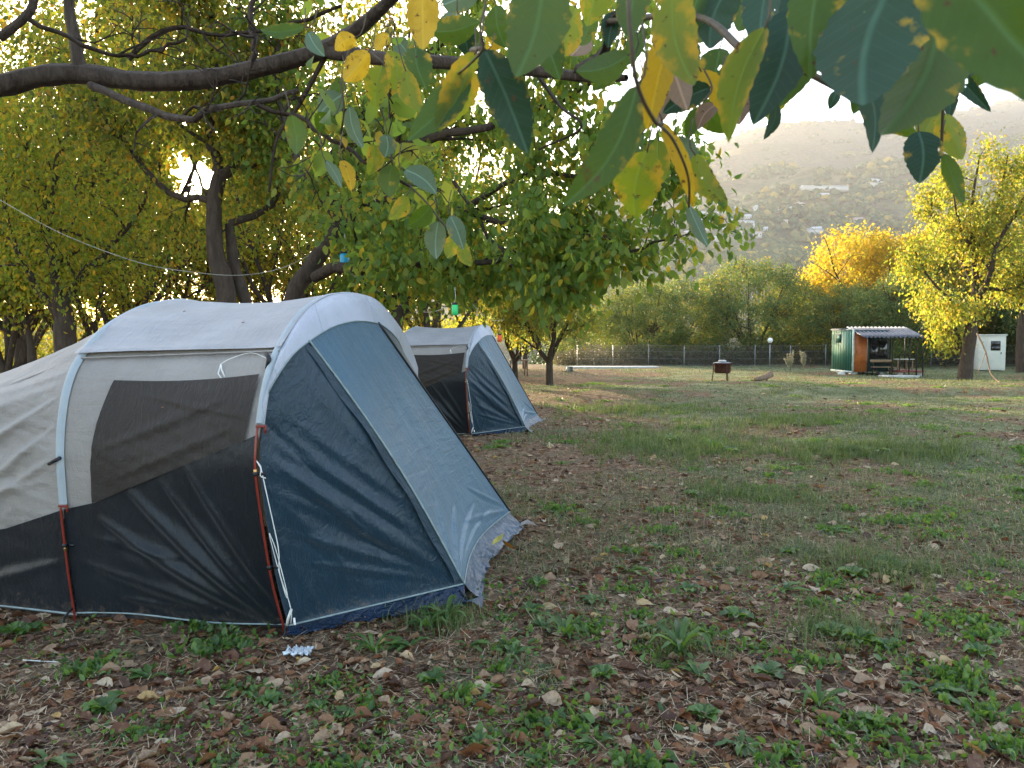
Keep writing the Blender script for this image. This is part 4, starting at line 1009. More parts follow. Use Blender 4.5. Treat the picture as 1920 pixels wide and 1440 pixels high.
for q_ in ((.0, .3, 1.6, 1.9, HB), (.0, .3, .1, .4, HB), (1.4, 1.7, .1, .4, HB), (1.4, 1.7, 2.1, 2.4, HB), (1.85, 2.05, -.8, -.6, .12), (2.75, 2.95, -.8, -.6, .12)):
    mb = MB(); quadbox(mb, q_[0], q_[1], q_[2], q_[3], -.1, q_[4]); mb.build('footing', M['stone'], hut)
# things round the hut
def world_of(x, y, z=0):
    R = Matrix.Rotation(math.atan2(fdir.y, fdir.x), 3, 'Z'); p = R @ L(x, y, 0); q = Vector((a.x+p.x, a.y+p.y, 0)); q.z = Hs(q.x, q.y)+z; return q
tb = empty('porch_table', world_of(2.3, -.2, .2), .1, 'white topped table standing on the red porch deck', 'table')
MB().box((0, 0, .55), (.85, .6, .04)).build('tabletop', M['white'], tb)
for sx in (-.36, .36):
    for sy in (-.22, .22): MB().box((sx, sy, .265), (.05, .05, .53)).build('leg', M['plank'], tb)
bn = empty('bench', world_of(1.2, -.75), .1, 'dark slatted bench in front of the hut window', 'bench')
MB().box((0, 0, .42), (1.1, .12, .03)).box((0, .15, .42), (1.1, .12, .03)).build('seat', M['plank'], bn); MB().box((0, .26, .7), (1.1, .03, .13)).build('backrest', M['plank'], bn)
for sx in (-.45, .45): MB().tube([(sx, -.1, -.02), (sx*.9, 0, .40), (sx*.9, .22, .40), (sx, .28, .78)], .02, 5).tube([(sx, .3, -.02), (sx*.9, .2, .4)], .02, 5).build('leg', M['steel'], bn)
q = G(1685, 707); sl = tag(MB().box((0, 0, .03), (1.5, .8, .10), .1).build('stone_slab', M['stone'], bevel=.02), 'pale broken concrete slab lying in front of the porch', 'slab'); sl.location = q
q = G(1578, 702); s2 = tag(MB().lathe([(.001, .14), (.09, .13), (.16, .07), (.18, 0), (.17, -.06)], n=9).build('stone', M['stone'], smooth=True), 'pale rounded stone beside the hut side wall', 'stone'); s2.location = q
# ------------------------------------------------------------------ white cabin
q = P(1853, 693, 41.5); q.z = Hs(q.x, q.y)
cb = empty('white_cabin', q, -.32, 'narrow white portable cabin with a small dark window behind the yellow tree', 'cabin')
MB().box((0, 0, 1.0), (1.3, 1.2, 1.9)).build('wall', M['white'], cb, bevel=.02)
MB().box((0, 0, 1.99), (1.4, 1.3, .08)).build('roof', M['white'], cb, bevel=.02)
d_ = MB().box((.12, -.615, .98), (.78, .03, 1.75)).build('door', M['white'], cb, bevel=.005)
MB().box((.42, -.64, 1.0), (.03, .02, .12)).build('handle', M['steel'], d_)
w_ = MB().box((.15, -.640, 1.40), (.46, .02, .52)).build('window', M['steel'], cb); MB().box((.15, -.655, 1.53), (.40, .01, .2)).box((.15, -.655, 1.27), (.40, .01, .18)).build('pane', M['glass'], w_)
MB().box((-.45, 0, -.03), (.2, 1.1, .12)).box((.45, 0, -.03), (.2, 1.1, .12)).build('skid', M['steel'], cb)

# ------------------------------------------------------------------ stove, log and other bits in the field
q = P(1354, 719, 28.2); q.z = Hs(q.x, q.y)
st = empty('cauldron_stove', q, .2, 'rusty round cauldron stove on three legs standing in the field', 'stove')
MB().lathe([(.02, .30), (.26, .30), (.31, .36), (.31, .66), (.34, .665), (.34, .69), (.28, .69), (.28, .62)], n=24).build('drum', M['rust'], st, True)
MB().lathe([(.34, .692), (.26, .715), (.12, .74), (.001, .745)], n=24).build('lid', M['corr'], st, True)
MB().lathe([(.14, .742), (.15, .775), (.10, .80), (.001, .80)], n=16).build('knob', M['stone'], st, True)
for k in range(3):
    an = 2.1*k + .5; MB().tube([(.33*math.cos(an), .33*math.sin(an), .64), (.34*math.cos(an), .34*math.sin(an), .3), (.38*math.cos(an), .38*math.sin(an), -.03)], .018, 6).build('leg', M['rust'], st)
MB().tube([(.31, 0, .6), (.38, 0, .62), (.38, 0, .66), (.31, 0, .66)], .01, 5).tube([(-.31, 0, .6), (-.38, 0, .62), (-.38, 0, .66), (-.31, 0, .66)], .01, 5).build('handle', M['steel'], st)
M['logwood'] = mat_bark('log_bark', (.08, .05, .035), (.30, .21, .14)); M['cutwood'] = mat_plain('cut_wood', (.38, .25, .15), .8, var=.3, scale=20)
q = P(1431, 726, 26.0); q.z = Hs(q.x, q.y)
lg = empty('log', q, .15, 'short bent log propped on the grass right of the rusty stove', 'log')
MB().tube([(-.34, 0, .05), (-.1, 0, .10), (.12, 0, .17), (.30, 0, .27)], [.075, .095, .105, .13], 10).build('bark', M['logwood'], lg, True)
MB().tube([(.302, 0, .272), (.308, 0, .276)], .11, 10).build('cut_end', M['cutwood'], lg); MB().tube([(.12, .02, -.02), (.16, 0, .12)], .03, 6).build('branch_stub', M['logwood'], lg, True)
q = P(1068, 690, 36); q.z = Hs(q.x, q.y); bx = empty('white_box', q, .3, 'small white open box on the grass by the concrete strip', 'box')
MB().box((0, .12, .12), (.3, .03, .24)).box((-.14, 0, .12), (.03, .24, .24)).box((.14, 0, .12), (.03, .24, .24)).box((0, 0, .23), (.32, .27, .03)).build('shell', M['white'], bx)
q = P(1150, 690, 44); tag(MB().box((0, 0, 0), (5.2, 1.2, .14), .05).build('concrete_strip', M['stone'], bevel=.02), 'long pale concrete strip set in the far grass', 'slab').location = (q.x, q.y, Hs(q.x, q.y)+.08)
q = P(973, 690, 33); q.z = Hs(q.x, q.y)
t3 = empty('wooden_table', q, .3, 'small dark wooden table under the low orchard trees', 'table')
MB().box((0, 0, .72), (.8, .5, .05)).build('tabletop', M['plank'], t3)
for sx in (-.33, .33):
    for sy in (-.18, .18): MB().box((sx, sy, .35), (.05, .05, .69)).build('leg', M['logwood'], t3)
MB().lathe([(.03, .745), (.05, .76), (.04, .86), (.015, .9)], n=10).build('jug', M['black'], None).location = (q.x+.05, q.y, q.z)
tag(bpy.data.objects['jug'], 'dark small jug standing on the wooden table', 'jug')
# pale dry plumes at the fence
M['plume'] = mat_leaf('dry_plume', [(0, (.36, .34, .22)), (1, (.5, .47, .32))], [(0, (.5, .45, .25)), (1, (.6, .5, .3))], .3)
def plume(loc, seed, label):
    r = empty('dry_weed', loc, 0, label, 'plant', 'pale dry weeds near the fence'); rg = np.random.default_rng(seed); mb = MB(); pts = []; tips = []
    for k in range(6):
        a_ = rg.uniform(0, 6.28); b_ = rg.uniform(.05, .3); h = rg.uniform(.55, 1.0)
        mb.tube([(0, 0, -.03), (math.cos(a_)*b_*.4, math.sin(a_)*b_*.4, h*.6), (math.cos(a_)*b_, math.sin(a_)*b_, h)], .008, 3)
        for j in range(60):
            f = rg.uniform(.35, 1); pts.append((math.cos(a_)*b_*f, math.sin(a_)*b_*f, h*f)); tips.append((rg.normal(), rg.normal(), 1.5))
    mb.build('stem', M['plume'], r); leaf_cloud('plume', np.array(pts), np.array(tips), .11, LEAF4, M['plume'], r, rg)
plume(G(1482, 697), 1, 'left of the two pale dry weeds near the fence'); plume(G(1507, 697), 2, 'right of the two pale dry weeds, nearer the green hut')
# fallen branch at the right
fb = empty('fallen_branch', G(1895, 742), 0, 'bare dead branch hanging down from the yellow tree to the grass', 'branch')
o_ = fb.location
MB().tube([Vector(p)-o_ for p in catmull([tuple(P(1832, 625, 26.8)), tuple(P(1848, 660, 26.4)), tuple(P(1858, 700, 26)), tuple(P(1880, 722, 25)), tuple(G(1900, 743))], 20)], list(np.linspace(.035, .018, 20)), 6).build('stem', M['logwood'], fb, True)
MB().tube([Vector(p)-o_ for p in (P(1848, 660, 26.4), P(1838, 690, 26.2), P(1832, 700, 26))], .012, 4).build('side_twig', M['logwood'], fb, True)

# ------------------------------------------------------------------ distant houses
M['hwall'] = mat_plain('house_plaster', (.48, .46, .42), .8, var=.06); M['hroof'] = mat_plain('house_roof', (.40, .30, .26), .8); M['hroofw'] = mat_plain('metal_roof', (.48, .50, .52), .5)
def house(w, d, h, roofm):
    r = empty('house'); MB().box((0, 0, h/2-1), (w, d, h+2)).build('wall', M['hwall'], r)
    mb = MB(); e = .6; z = h + .01; t = h + d*.28
    A_, B_, C_, D_ = (-w/2-e, -d/2-e, z), (w/2+e, -d/2-e, z), (w/2+e, d/2+e, z), (-w/2-e, d/2+e, z); R1, R2 = (-w/2-e, 0, t), (w/2+e, 0, t)
    mb.face([A_, B_, R2, R1]).face([C_, D_, R1, R2]).face([A_, R1, D_]).face([B_, C_, R2]).face([A_, D_, C_, B_]); mb.build('roof', M[roofm], r)
    mb = MB()
    for k in range(3): mb.box((-w/2 + w*(k+.5)/3, -d/2-.02, h*.55), (1.2, .06, 1.5))
    mb.build('window', M['glass'], r); return r
hA = house(13, 9, 6, 'hroofw'); hB = house(11, 9, 5, 'hroof'); rg = random.Random(5)
hs = [(1310, 420), (1325, 432), (1337, 408), (1348, 425), (1362, 402), (1372, 418), (1392, 440), (1400, 412), (1408, 428), (1420, 445), (1345, 452), (1436, 405), (1455, 398), (1366, 437), (1478, 395), (1500, 388), (1530, 437), (1545, 372),
      (1608, 418), (1640, 345), (1655, 348), (1698, 343), (1290, 440), (1300, 398), (1716, 366), (1432, 434), (1382, 397), (1470, 420), (1318, 404), (1585, 412), (1350, 392), (1412, 396)]
hobs = []
for i, (px, py) in enumerate(hs):
    o = (hA if i % 2 == 0 else hB) if i < 2 else copy_tree(hA if i % 3 else hB)
    o.location = G(px, py); o.rotation_euler = (0, 0, rg.uniform(-.6, .6)); s_ = rg.uniform(.8, 1.35); o.scale = (s_, s_, s_)
    hobs.append((px, py, o))
_o = ['first', 'second', 'third', 'fourth', 'fifth', 'sixth', 'seventh', 'eighth', 'ninth', 'tenth', 'eleventh', 'twelfth', 'thirteenth']
for lo, hi, bn_ in ((0, 380, 'highest on the far hillside'), (380, 404, 'in the village top row'), (404, 424, 'in the middle of the valley village'), (424, 999, 'lowest in the valley village')):
    for k, h_ in enumerate(sorted([h_ for h_ in hobs if lo <= h_[1] < hi], key=lambda h_: h_[0])):
        tag(h_[2], _o[k] + ' from the left of the tiny pale houses ' + bn_, 'house', 'houses in the valley village')
for (px, py, w, lab) in ((1545, 357, 88, 'very long white factory hall on the far hillside'), (1398, 423, 26, 'pale flat roofed shed in the middle of the valley village'), (1526, 438, 28, 'white roofed farm building nearest in the valley'), (1634, 350, 30, 'white block building right of the long factory hall')):
    f_ = empty('hall', G(px, py), .05, lab, 'building')
    MB().box((0, 0, 2), (w, 16, 9)).build('wall', M['hwall'], f_); mb = MB()
    mb.face([(-w/2-.5, -9, 6.52), (w/2+.5, -9, 6.52), (w/2+.5, 0, 9), (-w/2-.5, 0, 9)]).face([(w/2+.5, 9, 6.52), (-w/2-.5, 9, 6.52), (-w/2-.5, 0, 9), (w/2+.5, 0, 9)]).face([(-w/2-.5, -9, 6.52), (-w/2-.5, 0, 9), (-w/2-.5, 9, 6.52)]).face([(w/2+.5, -9, 6.52), (w/2+.5, 9, 6.52), (w/2+.5, 0, 9)]); mb.build('roof', M['hroofw'], f_)
# woods on the far slopes
def far_woods():
    n = 26000; rg = np.random.default_rng(12)
    Y = rg.uniform(560, 3300, n); a_ = rg.uniform(.05, .80, n); X = Y*a_
    dens = fbm(X/150, Y/100, 71, 4); line = np.abs(fbm(X/240+9, Y/90, 73, 3)-.5) < .02
    k = ((dens > .56) | line) & (rg.random(n) < 1-.85*sstep(1700, 2500, Y)); X, Y = X[k], Y[k]; Z = H(X, Y); n = len(X)
    base = np.array([(0, 0, 1)] + [(math.cos(t)*.85, math.sin(t)*.85, .55) for t in np.arange(5)*1.2566] + [(math.cos(t+.6), math.sin(t+.6), .0) for t in np.arange(5)*1.2566])
    fc = []
    for i in range(5):
        j = (i+1) % 5; fc += [(0, 1+i, 1+j), (1+i, 6+i, 1+j), (1+j, 6+i, 6+j)]
    s = rg.uniform(4, 8, n) * (1 + Y/4000); V = base[None]*s[:, None, None]*rg.uniform(.7, 1.3, (n, len(base), 1)); V[..., 2] *= 1.15
    V += np.stack([X, Y, Z], 1)[:, None]
    fl = (np.arange(n)[:, None]*len(base) + np.array(fc).ravel()[None]).ravel()
    g = NG('far_wood'); gm = g.n('ShaderNodeNewGeometry'); c = g.ramp(gm.outputs['Random Per Island'], [(0, (.04, .07, .035)), (.6, (.08, .11, .045)), (.9, (.17, .15, .05)), (1, (.30, .22, .05))])
    g.fin(g.pbr(c, 1.0, 0, .0, g.bump(g.noise(.6, g.coord('Object'), 4), 1.5)))
    tag(mesh_np('hillside_woods', V.reshape(-1, 3), fl, np.full(n*15, 3), g.m), 'autumn woods and hedgerows covering the far hillsides', 'woods', kind='stuff')
far_woods()

# ------------------------------------------------------------------ ground cover
rng = np.random.default_rng(21)
def in_view(n, d0, d1, power=1.0):
    """random ground points within the camera's field, more of them near"""
    D = np.exp(rng.uniform(math.log(d0), math.log(d1), n)) if power else rng.uniform(d0, d1, n)
    x = rng.uniform(-.80, .80, n)*D; return x, D
def clear_of_tents(x, y):
    k = np.ones(len(x), bool)
    for t_ in (tent, tent2):
        dx = x - t_.location.x; dy = y - t_.location.y; c, s = math.cos(U_ANG), math.sin(U_ANG)
        u = dx*c + dy*s; v = -dx*s + dy*c
        k &= ~((u > -4.2) & (u < .02 + .0*v) & (v > -.04) & (v < 2.3)); k &= ~((u >= 0) & (u < .85) & (v > u*.8-.02) & (v < 2.4))
    return k
M['grass'] = mat_leaf('grass_blade', [(0, (.06, .10, .045)), (.45, (.12, .17, .07)), (.72, (.21, .22, .11)), (1, (.42, .37, .22))], [(0, (.10, .18, .03)), (1, (.4, .36, .15))], .3, .6, .25)
M['straw'] = mat_leaf('straw', [(0, (.17, .10, .055)), (.5, (.44, .32, .19)), (1, (.75, .63, .44))], [(0, (.2, .15, .1)), (1, (.3, .25, .2))], .1, .7, .3)
M['weed'] = mat_leaf('weed_leaf', [(0, (.03, .07, .02)), (.5, (.07, .14, .035)), (1, (.15, .25, .07))], [(0, (.15, .35, .03)), (1, (.35, .5, .05))], .35, .45, .45)
def blades(name, x, y, nb, hgt, spreadr, width, mat, label, lean=.6):
    n = len(x)*nb; X = np.repeat(x, nb) + rng.normal(size=n)*np.repeat(spreadr, nb); Y = np.repeat(y, nb) + rng.normal(size=n)*np.repeat(spreadr, nb)
    Z = H(X, Y) - .004; h = np.repeat(hgt, nb)*rng.uniform(.4, 1.2, n); an = rng.uniform(0, 6.283, n); ln = rng.uniform(.1, 1, n)*lean*1.5
    w = np.repeat(width, nb); dx, dy = np.cos(an), np.sin(an)
    b = np.stack([X, Y, Z], 1); side = np.stack([-dy, dx, 0*dx], 1)*w[:, None]
    mid = b + np.stack([dx*ln*h*.35, dy*ln*h*.35, h*.6], 1); tip = b + np.stack([dx*ln*h, dy*ln*h, h*.95/np.sqrt(1+ln**2*.5)], 1)
    V = np.stack([b-side, b+side, mid+side*.8, mid-side*.8, tip], 1).reshape(-1, 3)
    i = np.arange(n)[:, None]*5; fl = np.concatenate([i + np.array([[0, 1, 2, 3]]), i + np.array([[3, 2, 4]])], 1).ravel()
    o = mesh_np(name, V, fl, np.tile([4, 3], n), mat); return tag(o, label, 'grass', kind='stuff')
x, y = in_view(30000, 2.3, 47); g_ = greenness(x, y); k = (rng.random(len(x)) < g_*.85+.02) & clear_of_tents(x, y); x, y = x[k], y[k]
hh = (.018 + .05*fbm(x*.8, y*.8, 81, 3)**2*1.6) * (1 + .25*sstep(10, 30, y)); 
blades('grass', x, y, 9, hh, .018 + .006*y, .0011 + .00032*y, M['grass'], 'short patchy grass covering the field', 1.3)
# taller tangle in the middle distance and straw
x, y = in_view(9000, 5, 45); k = (fbm(x*.35, y*.3, 83, 3) > .52) & clear_of_tents(x, y); x, y = x[k], y[k]
blades('tall_grass', x, y, 10, .045 + .09*rng.random(len(x)), .05 + .004*y, .0012 + .00025*y, M['grass'], 'taller grass tussocks growing in the field', 1.3)
x, y = in_view(45000, 2.3, 26); k = clear_of_tents(x, y); x, y = x[k], y[k]; n = len(x); an = rng.uniform(0, 6.28, n); Ls_ = rng.uniform(.012, .08, n)*(1+y*.05)
b = np.stack([x, y, H(x, y)+.004+rng.uniform(0, .012, n)], 1); d = np.stack([np.cos(an)*Ls_, np.sin(an)*Ls_, rng.normal(size=n)*.01], 1); sd = np.stack([-np.sin(an), np.cos(an), 0*an], 1)*(.0008+.00022*y)[:, None]
V = np.stack([b-sd, b+sd, b+d+sd*.6+[0, 0, .003], b+d-sd*.6+[0, 0, .003]], 1).reshape(-1, 3)
tag(mesh_np('straw', V, (np.arange(n)[:, None]*4+np.array([[0, 1, 2, 3]])).ravel(), np.full(n, 4), M['straw']), 'dry straw and stalks strewn over the soil', 'straw', kind='stuff')
M['lush'] = mat_leaf('lush_blade', [(0, (.055, .095, .035)), (.5, (.10, .16, .05)), (1, (.26, .27, .13))], [(0, (.14, .26, .04)), (1, (.36, .40, .1))], .3)
lx, ly = [], []
for px, py, rx, ry, n_ in ((1290, 842, 1.1, .5, 420), (1240, 825, .8, .4, 200), (1620, 850, 1.1, .25, 300), (1700, 846, .8, .2, 160), (1420, 930, .6, .25, 160), (1640, 1062, .35, .15, 120), (1480, 790, 1.2, .5, 260), (1190, 770, 1.4, .6, 260), (1270, 1210, .13, .08, 50), (1560, 1185, .2, .1, 70), (830, 1168, .2, .07, 60)):
    c = G(px, py); lx.append(c.x + rng.normal(size=n_)*rx*.7); ly.append(c.y + rng.normal(size=n_)*ry*1.3)
lx = np.concatenate(lx); ly = np.concatenate(ly); k = clear_of_tents(lx, ly); lx, ly = lx[k], ly[k]
blades('lush_grass', lx, ly, 12, (.07 + .10*rng.random(len(lx)))*(.55+.05*np.minimum(ly, 12)), .05 + 0*ly, .0014 + .00022*ly, M['lush'], 'lusher bright green grass tufts standing in the field', .9)
# dead leaves
NU, NV = 4, 7
def dead_leaf_mesh(name, x, y, size, mat, label):
    n = len(x); u = np.linspace(-1, 1, NU+1); v = np.linspace(0, 1, NV+1); U, Vv = np.meshgrid(u, v)
    half = .21*np.sin(np.pi*np.clip(Vv**.8*.96+.02, 0, 1))**.8
    bx = (U*half).ravel(); by = Vv.ravel(); m = len(bx)
    an = rng.uniform(0, 6.28, n); cx = rng.uniform(-1.0, 4.2, n); cy = rng.uniform(-.6, 1.5, n); tw = rng.normal(size=n)*.8; tilt = rng.normal(size=n)*.4; wav = rng.uniform(-1, 1, n)
    z = cx[:, None]*bx[None]**2*1.6 + cy[:, None]*(by[None]-.5)**2*.45 + tw[:, None]*bx[None]*(by[None]-.5)*.7 + tilt[:, None]*bx[None] + .03*np.sin(by[None]*14+wav[:, None]*6)*np.abs(bx[None])*5*wav[:, None]
    z -= z.min(axis=1)[:, None]
    s = size*np.clip(rng.lognormal(0, .38, n), .4, 1.9); wd = rng.uniform(.55, 1.35, n)[:, None]*(1 + .22*np.sin(by[None]*rng.uniform(8, 22, n)[:, None] + wav[:, None]*9)*np.sign(bx[None]+.001)); c, si = np.cos(an), np.sin(an)
    px = (bx[None]*wd*c[:, None] - (by[None]-.5)*si[:, None])*s[:, None] + x[:, None]; py = (bx[None]*wd*si[:, None] + (by[None]-.5)*c[:, None])*s[:, None] + y[:, None]
    V = np.stack([px, py, H(px, py)*.3 + H(x, y)[:, None]*.7 + z*s[:, None] + .006], -1).reshape(-1, 3)
    f0 = np.array([(j*(NU+1)+i, j*(NU+1)+i+1, (j+1)*(NU+1)+i+1, (j+1)*(NU+1)+i) for j in range(NV) for i in range(NU)])
    fl = (np.arange(n)[:, None]*m + f0.ravel()[None]).ravel()
    o = mesh_np(name, V, fl, np.full(n*len(f0), 4), mat, smooth=True); return tag(o, label, 'leaf litter', kind='stuff')
x, y = in_view(18000, 2.4, 26); g_ = greenness(x, y); clump = fbm(x*1.6, y*1.6, 91, 3)
w = 1.7*(1-.6*g_)*(.18+sstep(.40, .60, clump))*(1.1-.7*sstep(5, 16, y)) * (1 - .45*sstep(1.5, 4, x)); k = (rng.random(len(x)) < w) & clear_of_tents(x, y)
dead_leaf_mesh('fallen_leaves', x[k], y[k], .053 + .0014*y[k], M['dead'], 'brown curled fallen leaves littering the ground')
x, y = in_view(14000, 2.4, 40); k = clear_of_tents(x, y) & (rng.random(len(x)) < .5); 
dead_leaf_mesh('leaf_fragments', x[k], y[k], .035 + .0008*y[k], M['dead'], 'small broken leaf fragments scattered over soil and grass')
# low clover and creeping weeds
x, y = in_view(22000, 2.4, 25); k = (fbm(x*1.1+4, y*1.1, 95, 4) > .56) & clear_of_tents(x, y); x, y = x[k], y[k]; n = len(x)
pts = np.stack([x + rng.normal(size=n)*.02, y, H(x, y) + rng.uniform(.004, .03, n)], 1); tips = rng.normal(size=(n, 3)); tips[:, 2] = np.abs(tips[:, 2])*.5
o = leaf_cloud('clover', pts, tips, .028, LEAF7, M['weed'], None, rng); tag(o, 'low creeping green weeds in patches on the soil', 'ground cover', kind='stuff')
# irregular leafy tufts and clods
np_c = 520; cx_, cy_ = in_view(np_c, 2.6, 30); kk = clear_of_tents(cx_, cy_) & (rng.random(np_c) < .35 + .65*sstep(-1.5, 3, cx_)); cx_, cy_ = cx_[kk], cy_[kk]
X_, Y_, S_ = [], [], []
for a0, b0 in zip(cx_, cy_):
    r0 = rng.uniform(.04, .17)*(1 + b0*.05); m_ = int(rng.uniform(25, 110)*(r0/.12)); th_ = rng.uniform(0, 6.28, m_); q_ = r0*np.abs(rng.normal(size=m_))*.6
    X_.append(a0 + np.cos(th_)*q_*rng.uniform(1, 1.8)); Y_.append(b0 + np.sin(th_)*q_); S_.append(np.full(m_, rng.uniform(.6, 1.4)))
X_, Y_, S_ = map(np.concatenate, (X_, Y_, S_)); n = len(X_)
pts = np.stack([X_, Y_, H(X_, Y_) + rng.uniform(0, .02, n)], 1); tips = rng.normal(size=(n, 3)); tips[:, 2] = np.abs(tips[:, 2])*.8 + .25
o = leaf_cloud('leafy_tufts', pts, tips, .036*S_, LEAF7, M['weed'], None, rng); tag(o, 'irregular tufts of small leafy green weeds over the ground', 'ground cover', kind='stuff')
x, y = in_view(30000, 2.3, 18); k = clear_of_tents(x, y) & (rng.random(len(x)) > greenness(x, y)*.8); x, y = x[k], y[k]; n = len(x)
b_ = np.array([(0, 0, .8), (.9, .1, 0), (.1, .8, .1), (-.8, .2, -.1), (-.2, -.9, .1)]); f_ = np.array([(0, 1, 2), (0, 2, 3), (0, 3, 4), (0, 4, 1)])
s__ = np.clip(rng.lognormal(-5.0, .5, n), .002, .022)*(1+.06*y); V = b_[None]*s__[:, None, None]*rng.uniform(.6, 1.5, (n, 5, 3)) + np.stack([x, y, H(x, y)], 1)[:, None]
M['clod'] = mat_leaf('soil_clod', [(0, (.03, .016, .010)), (.6, (.17, .095, .055)), (1, (.45, .31, .2))], [(0, (0, 0, 0)), (1, (0, 0, 0))], 0, .95, .05)
tag(mesh_np('soil_clods', V.reshape(-1, 3), (np.arange(n)[:, None]*5 + f_.ravel()[None]).ravel(), np.full(n*4, 3), M['clod']), 'small crumbs of brown soil lying loose', 'soil', kind='stuff')
# individual leafy weeds
def weed(seed, nlf, Ls2, wd, rise):
    r = empty('weed'); rg = np.random.default_rng(seed); V = []; Fc = []
    for k in range(nlf):
        a_ = rg.uniform(0, 6.28); l_ = Ls2*rg.uniform(.5, 1.15); up = rise*rg.uniform(.5, 1.2); nseg = 6; b = len(V)
        for j in range(nseg+1):
            t = j/nseg; rad = l_*t; z = l_*(up*t - .75*up*t*t*rg.uniform(.9, 1.1)) + .004
            hw = wd*l_*math.sin(math.pi*min(1, t*.9+.06))**.8*(1 + .25*((j % 2)*2-1)*(rise < 1.0))
            c, s = math.cos(a_), math.sin(a_)
            V += [(c*rad - s*hw, s*rad + c*hw, z + hw*.5), (c*rad, s*rad, z), (c*rad + s*hw, s*rad - c*hw, z + hw*.5)]
        for j in range(nseg):
            q_ = b + j*3; Fc += [(q_, q_+1, q_+4, q_+3), (q_+1, q_+2, q_+5, q_+4)]
    mesh_np('leaves', V, [i for f in Fc for i in f], [4]*len(Fc), M['weed'], r, smooth=True); return r
wv = [weed(1, 12, .11, .13, .8), weed(2, 16, .075, .28, .9), weed(3, 14, .13, .09, 1.7), weed(4, 18, .06, .34, 1.1)]
wl = ['dandelion-like rosette of toothed green leaves on the soil', 'round leaved low green weed on the leaf litter', 'upright tuft of long green weed leaves', 'small dense broad leaved green weed']
wp = [(1275, 1225, 2, 1.5), (1380, 1160, 1, 1.4), (1440, 1265, 1, 1.3), (1535, 1330, 2, 1.0), (1590, 1350, 0, 1.2), (1230, 1180, 0, 1.2), (1290, 1110, 1, 1.2), (1560, 1190, 3, 1.5), (1610, 1205, 3, 1.4), (1660, 1215, 1, 1.1),
      (1310, 1270, 0, 1.2), (1130, 1270, 3, 1.1), (1740, 1300, 0, 1.4), (280, 1275, 0, 1.1), (480, 1315, 0, 1.0), (195, 1335, 1, 1.3), (505, 1320, 3, 1.0), (30, 1190, 1, 1.3), (60, 1185, 3, 1.2), (800, 1180, 2, 1.1), (770, 1215, 0, 1.3), (835, 1165, 2, 1.2),
      (700, 1225, 2, 1.0), (880, 1215, 0, 1.0), (960, 1235, 0, 1.2), (810, 1280, 1, 1.1), (995, 1150, 1, 1.1), (1020, 1180, 0, 1.2), (1010, 1100, 3, 1.2), (1060, 1195, 2, 1.2), (595, 1330, 3, .8), (640, 1345, 1, .8), (90, 1430, 0, 1.1), (900, 1400, 3, .9),
      (1480, 1040, 1, 1.2), (1560, 1000, 0, 1.4), (1300, 930, 1, 1.4), (1420, 930, 0, 1.4), (1600, 1080, 3, 1.6), (1660, 1060, 1, 1.6), (1370, 850, 1, 2.0), (1340, 845, 2, 1.7), (1260, 830, 2, 1.8), (1590, 845, 1, 2.0), (1640, 848, 0, 2.0), (1320, 1345, 3, 1.1), (1390, 1400, 0, 1.0), (1180, 1075, 0, 1.2), (1230, 1030, 1, 1.1), (1700, 950, 0, 1.3), (1835, 1230, 3, 1.2), (1870, 1000, 0, 1.3), (1120, 1400, 0, .9), (1470, 1110, 0, 1.3), (1110, 1130, 1, 1.1)]
wobs = []; usedw = set(); rgw = random.Random(3)
for px, py, v, sc in wp:
    o = wv[v] if v not in usedw else copy_tree(wv[v]); usedw.add(v)
    o.location = G(px, py); o.rotation_euler = (0, 0, rgw.uniform(0, 6)); o.scale = (sc, sc, sc*rgw.uniform(.8, 1.2))
    o.name = 'weed'; wobs.append((px, py, v, o))
ORD = ['first', 'second', 'third', 'fourth', 'fifth', 'sixth', 'seventh', 'eighth', 'ninth', 'tenth', 'eleventh', 'twelfth', 'thirteenth']
wk = ['toothed rosette weeds', 'round leaved weeds', 'upright weed tufts', 'dense broad leaved weeds']
bands = [(1260, 9999, 'in the foreground'), (1100, 1260, 'by the near tent'), (0, 1100, 'out in the field')]
for v in range(4):
    for lo, hi, bn_ in bands:
        for k, w_ in enumerate(sorted([w_ for w_ in wobs if w_[2] == v and lo <= w_[1] < hi], key=lambda w_: w_[0])):
            tag(w_[3], ORD[k] + ' of the ' + wk[v] + ' ' + bn_ + ', counted left to right', 'weed', 'green weeds growing between fallen leaves')
# litter that stands out
rg = np.random.default_rng(5); n = 14; Pg = np.zeros((n, n, 3)); UV = np.zeros((n, n, 2))
for i in range(n):
    for j in range(n):
        a_, b_ = i/(n-1)-.5, j/(n-1)-.5; rr_ = 1-.35*abs(math.sin(5*math.atan2(b_, a_)))
        Pg[i, j] = (a_*.15*rr_, b_*.10*rr_, .012 + .03*abs(math.sin(a_*17+b_*9)*math.cos(b_*21+a_*5))); UV[i, j] = (a_, b_)
M['plastic'] = mat_plain('crumpled_plastic', (.62, .68, .72), .25, 0, .6, .15, 30)
o = grid_mesh('plastic_scrap', Pg, UV, M['plastic'], None, .001); o.location = G(560, 1229); tag(o, 'crumpled white plastic scrap on the soil below the near pole foot', 'litter')
q = G(43, 1242); q2 = G(112, 1246); o = MB().tube([(0, 0, 0), tuple(Vector(q2)-Vector(q))], .0028, 6).build('white_stick', M['cord']); o.location = q + Vector((0, 0, .012)); tag(o, 'thin white plastic stick lying on soil near the left edge', 'stick')
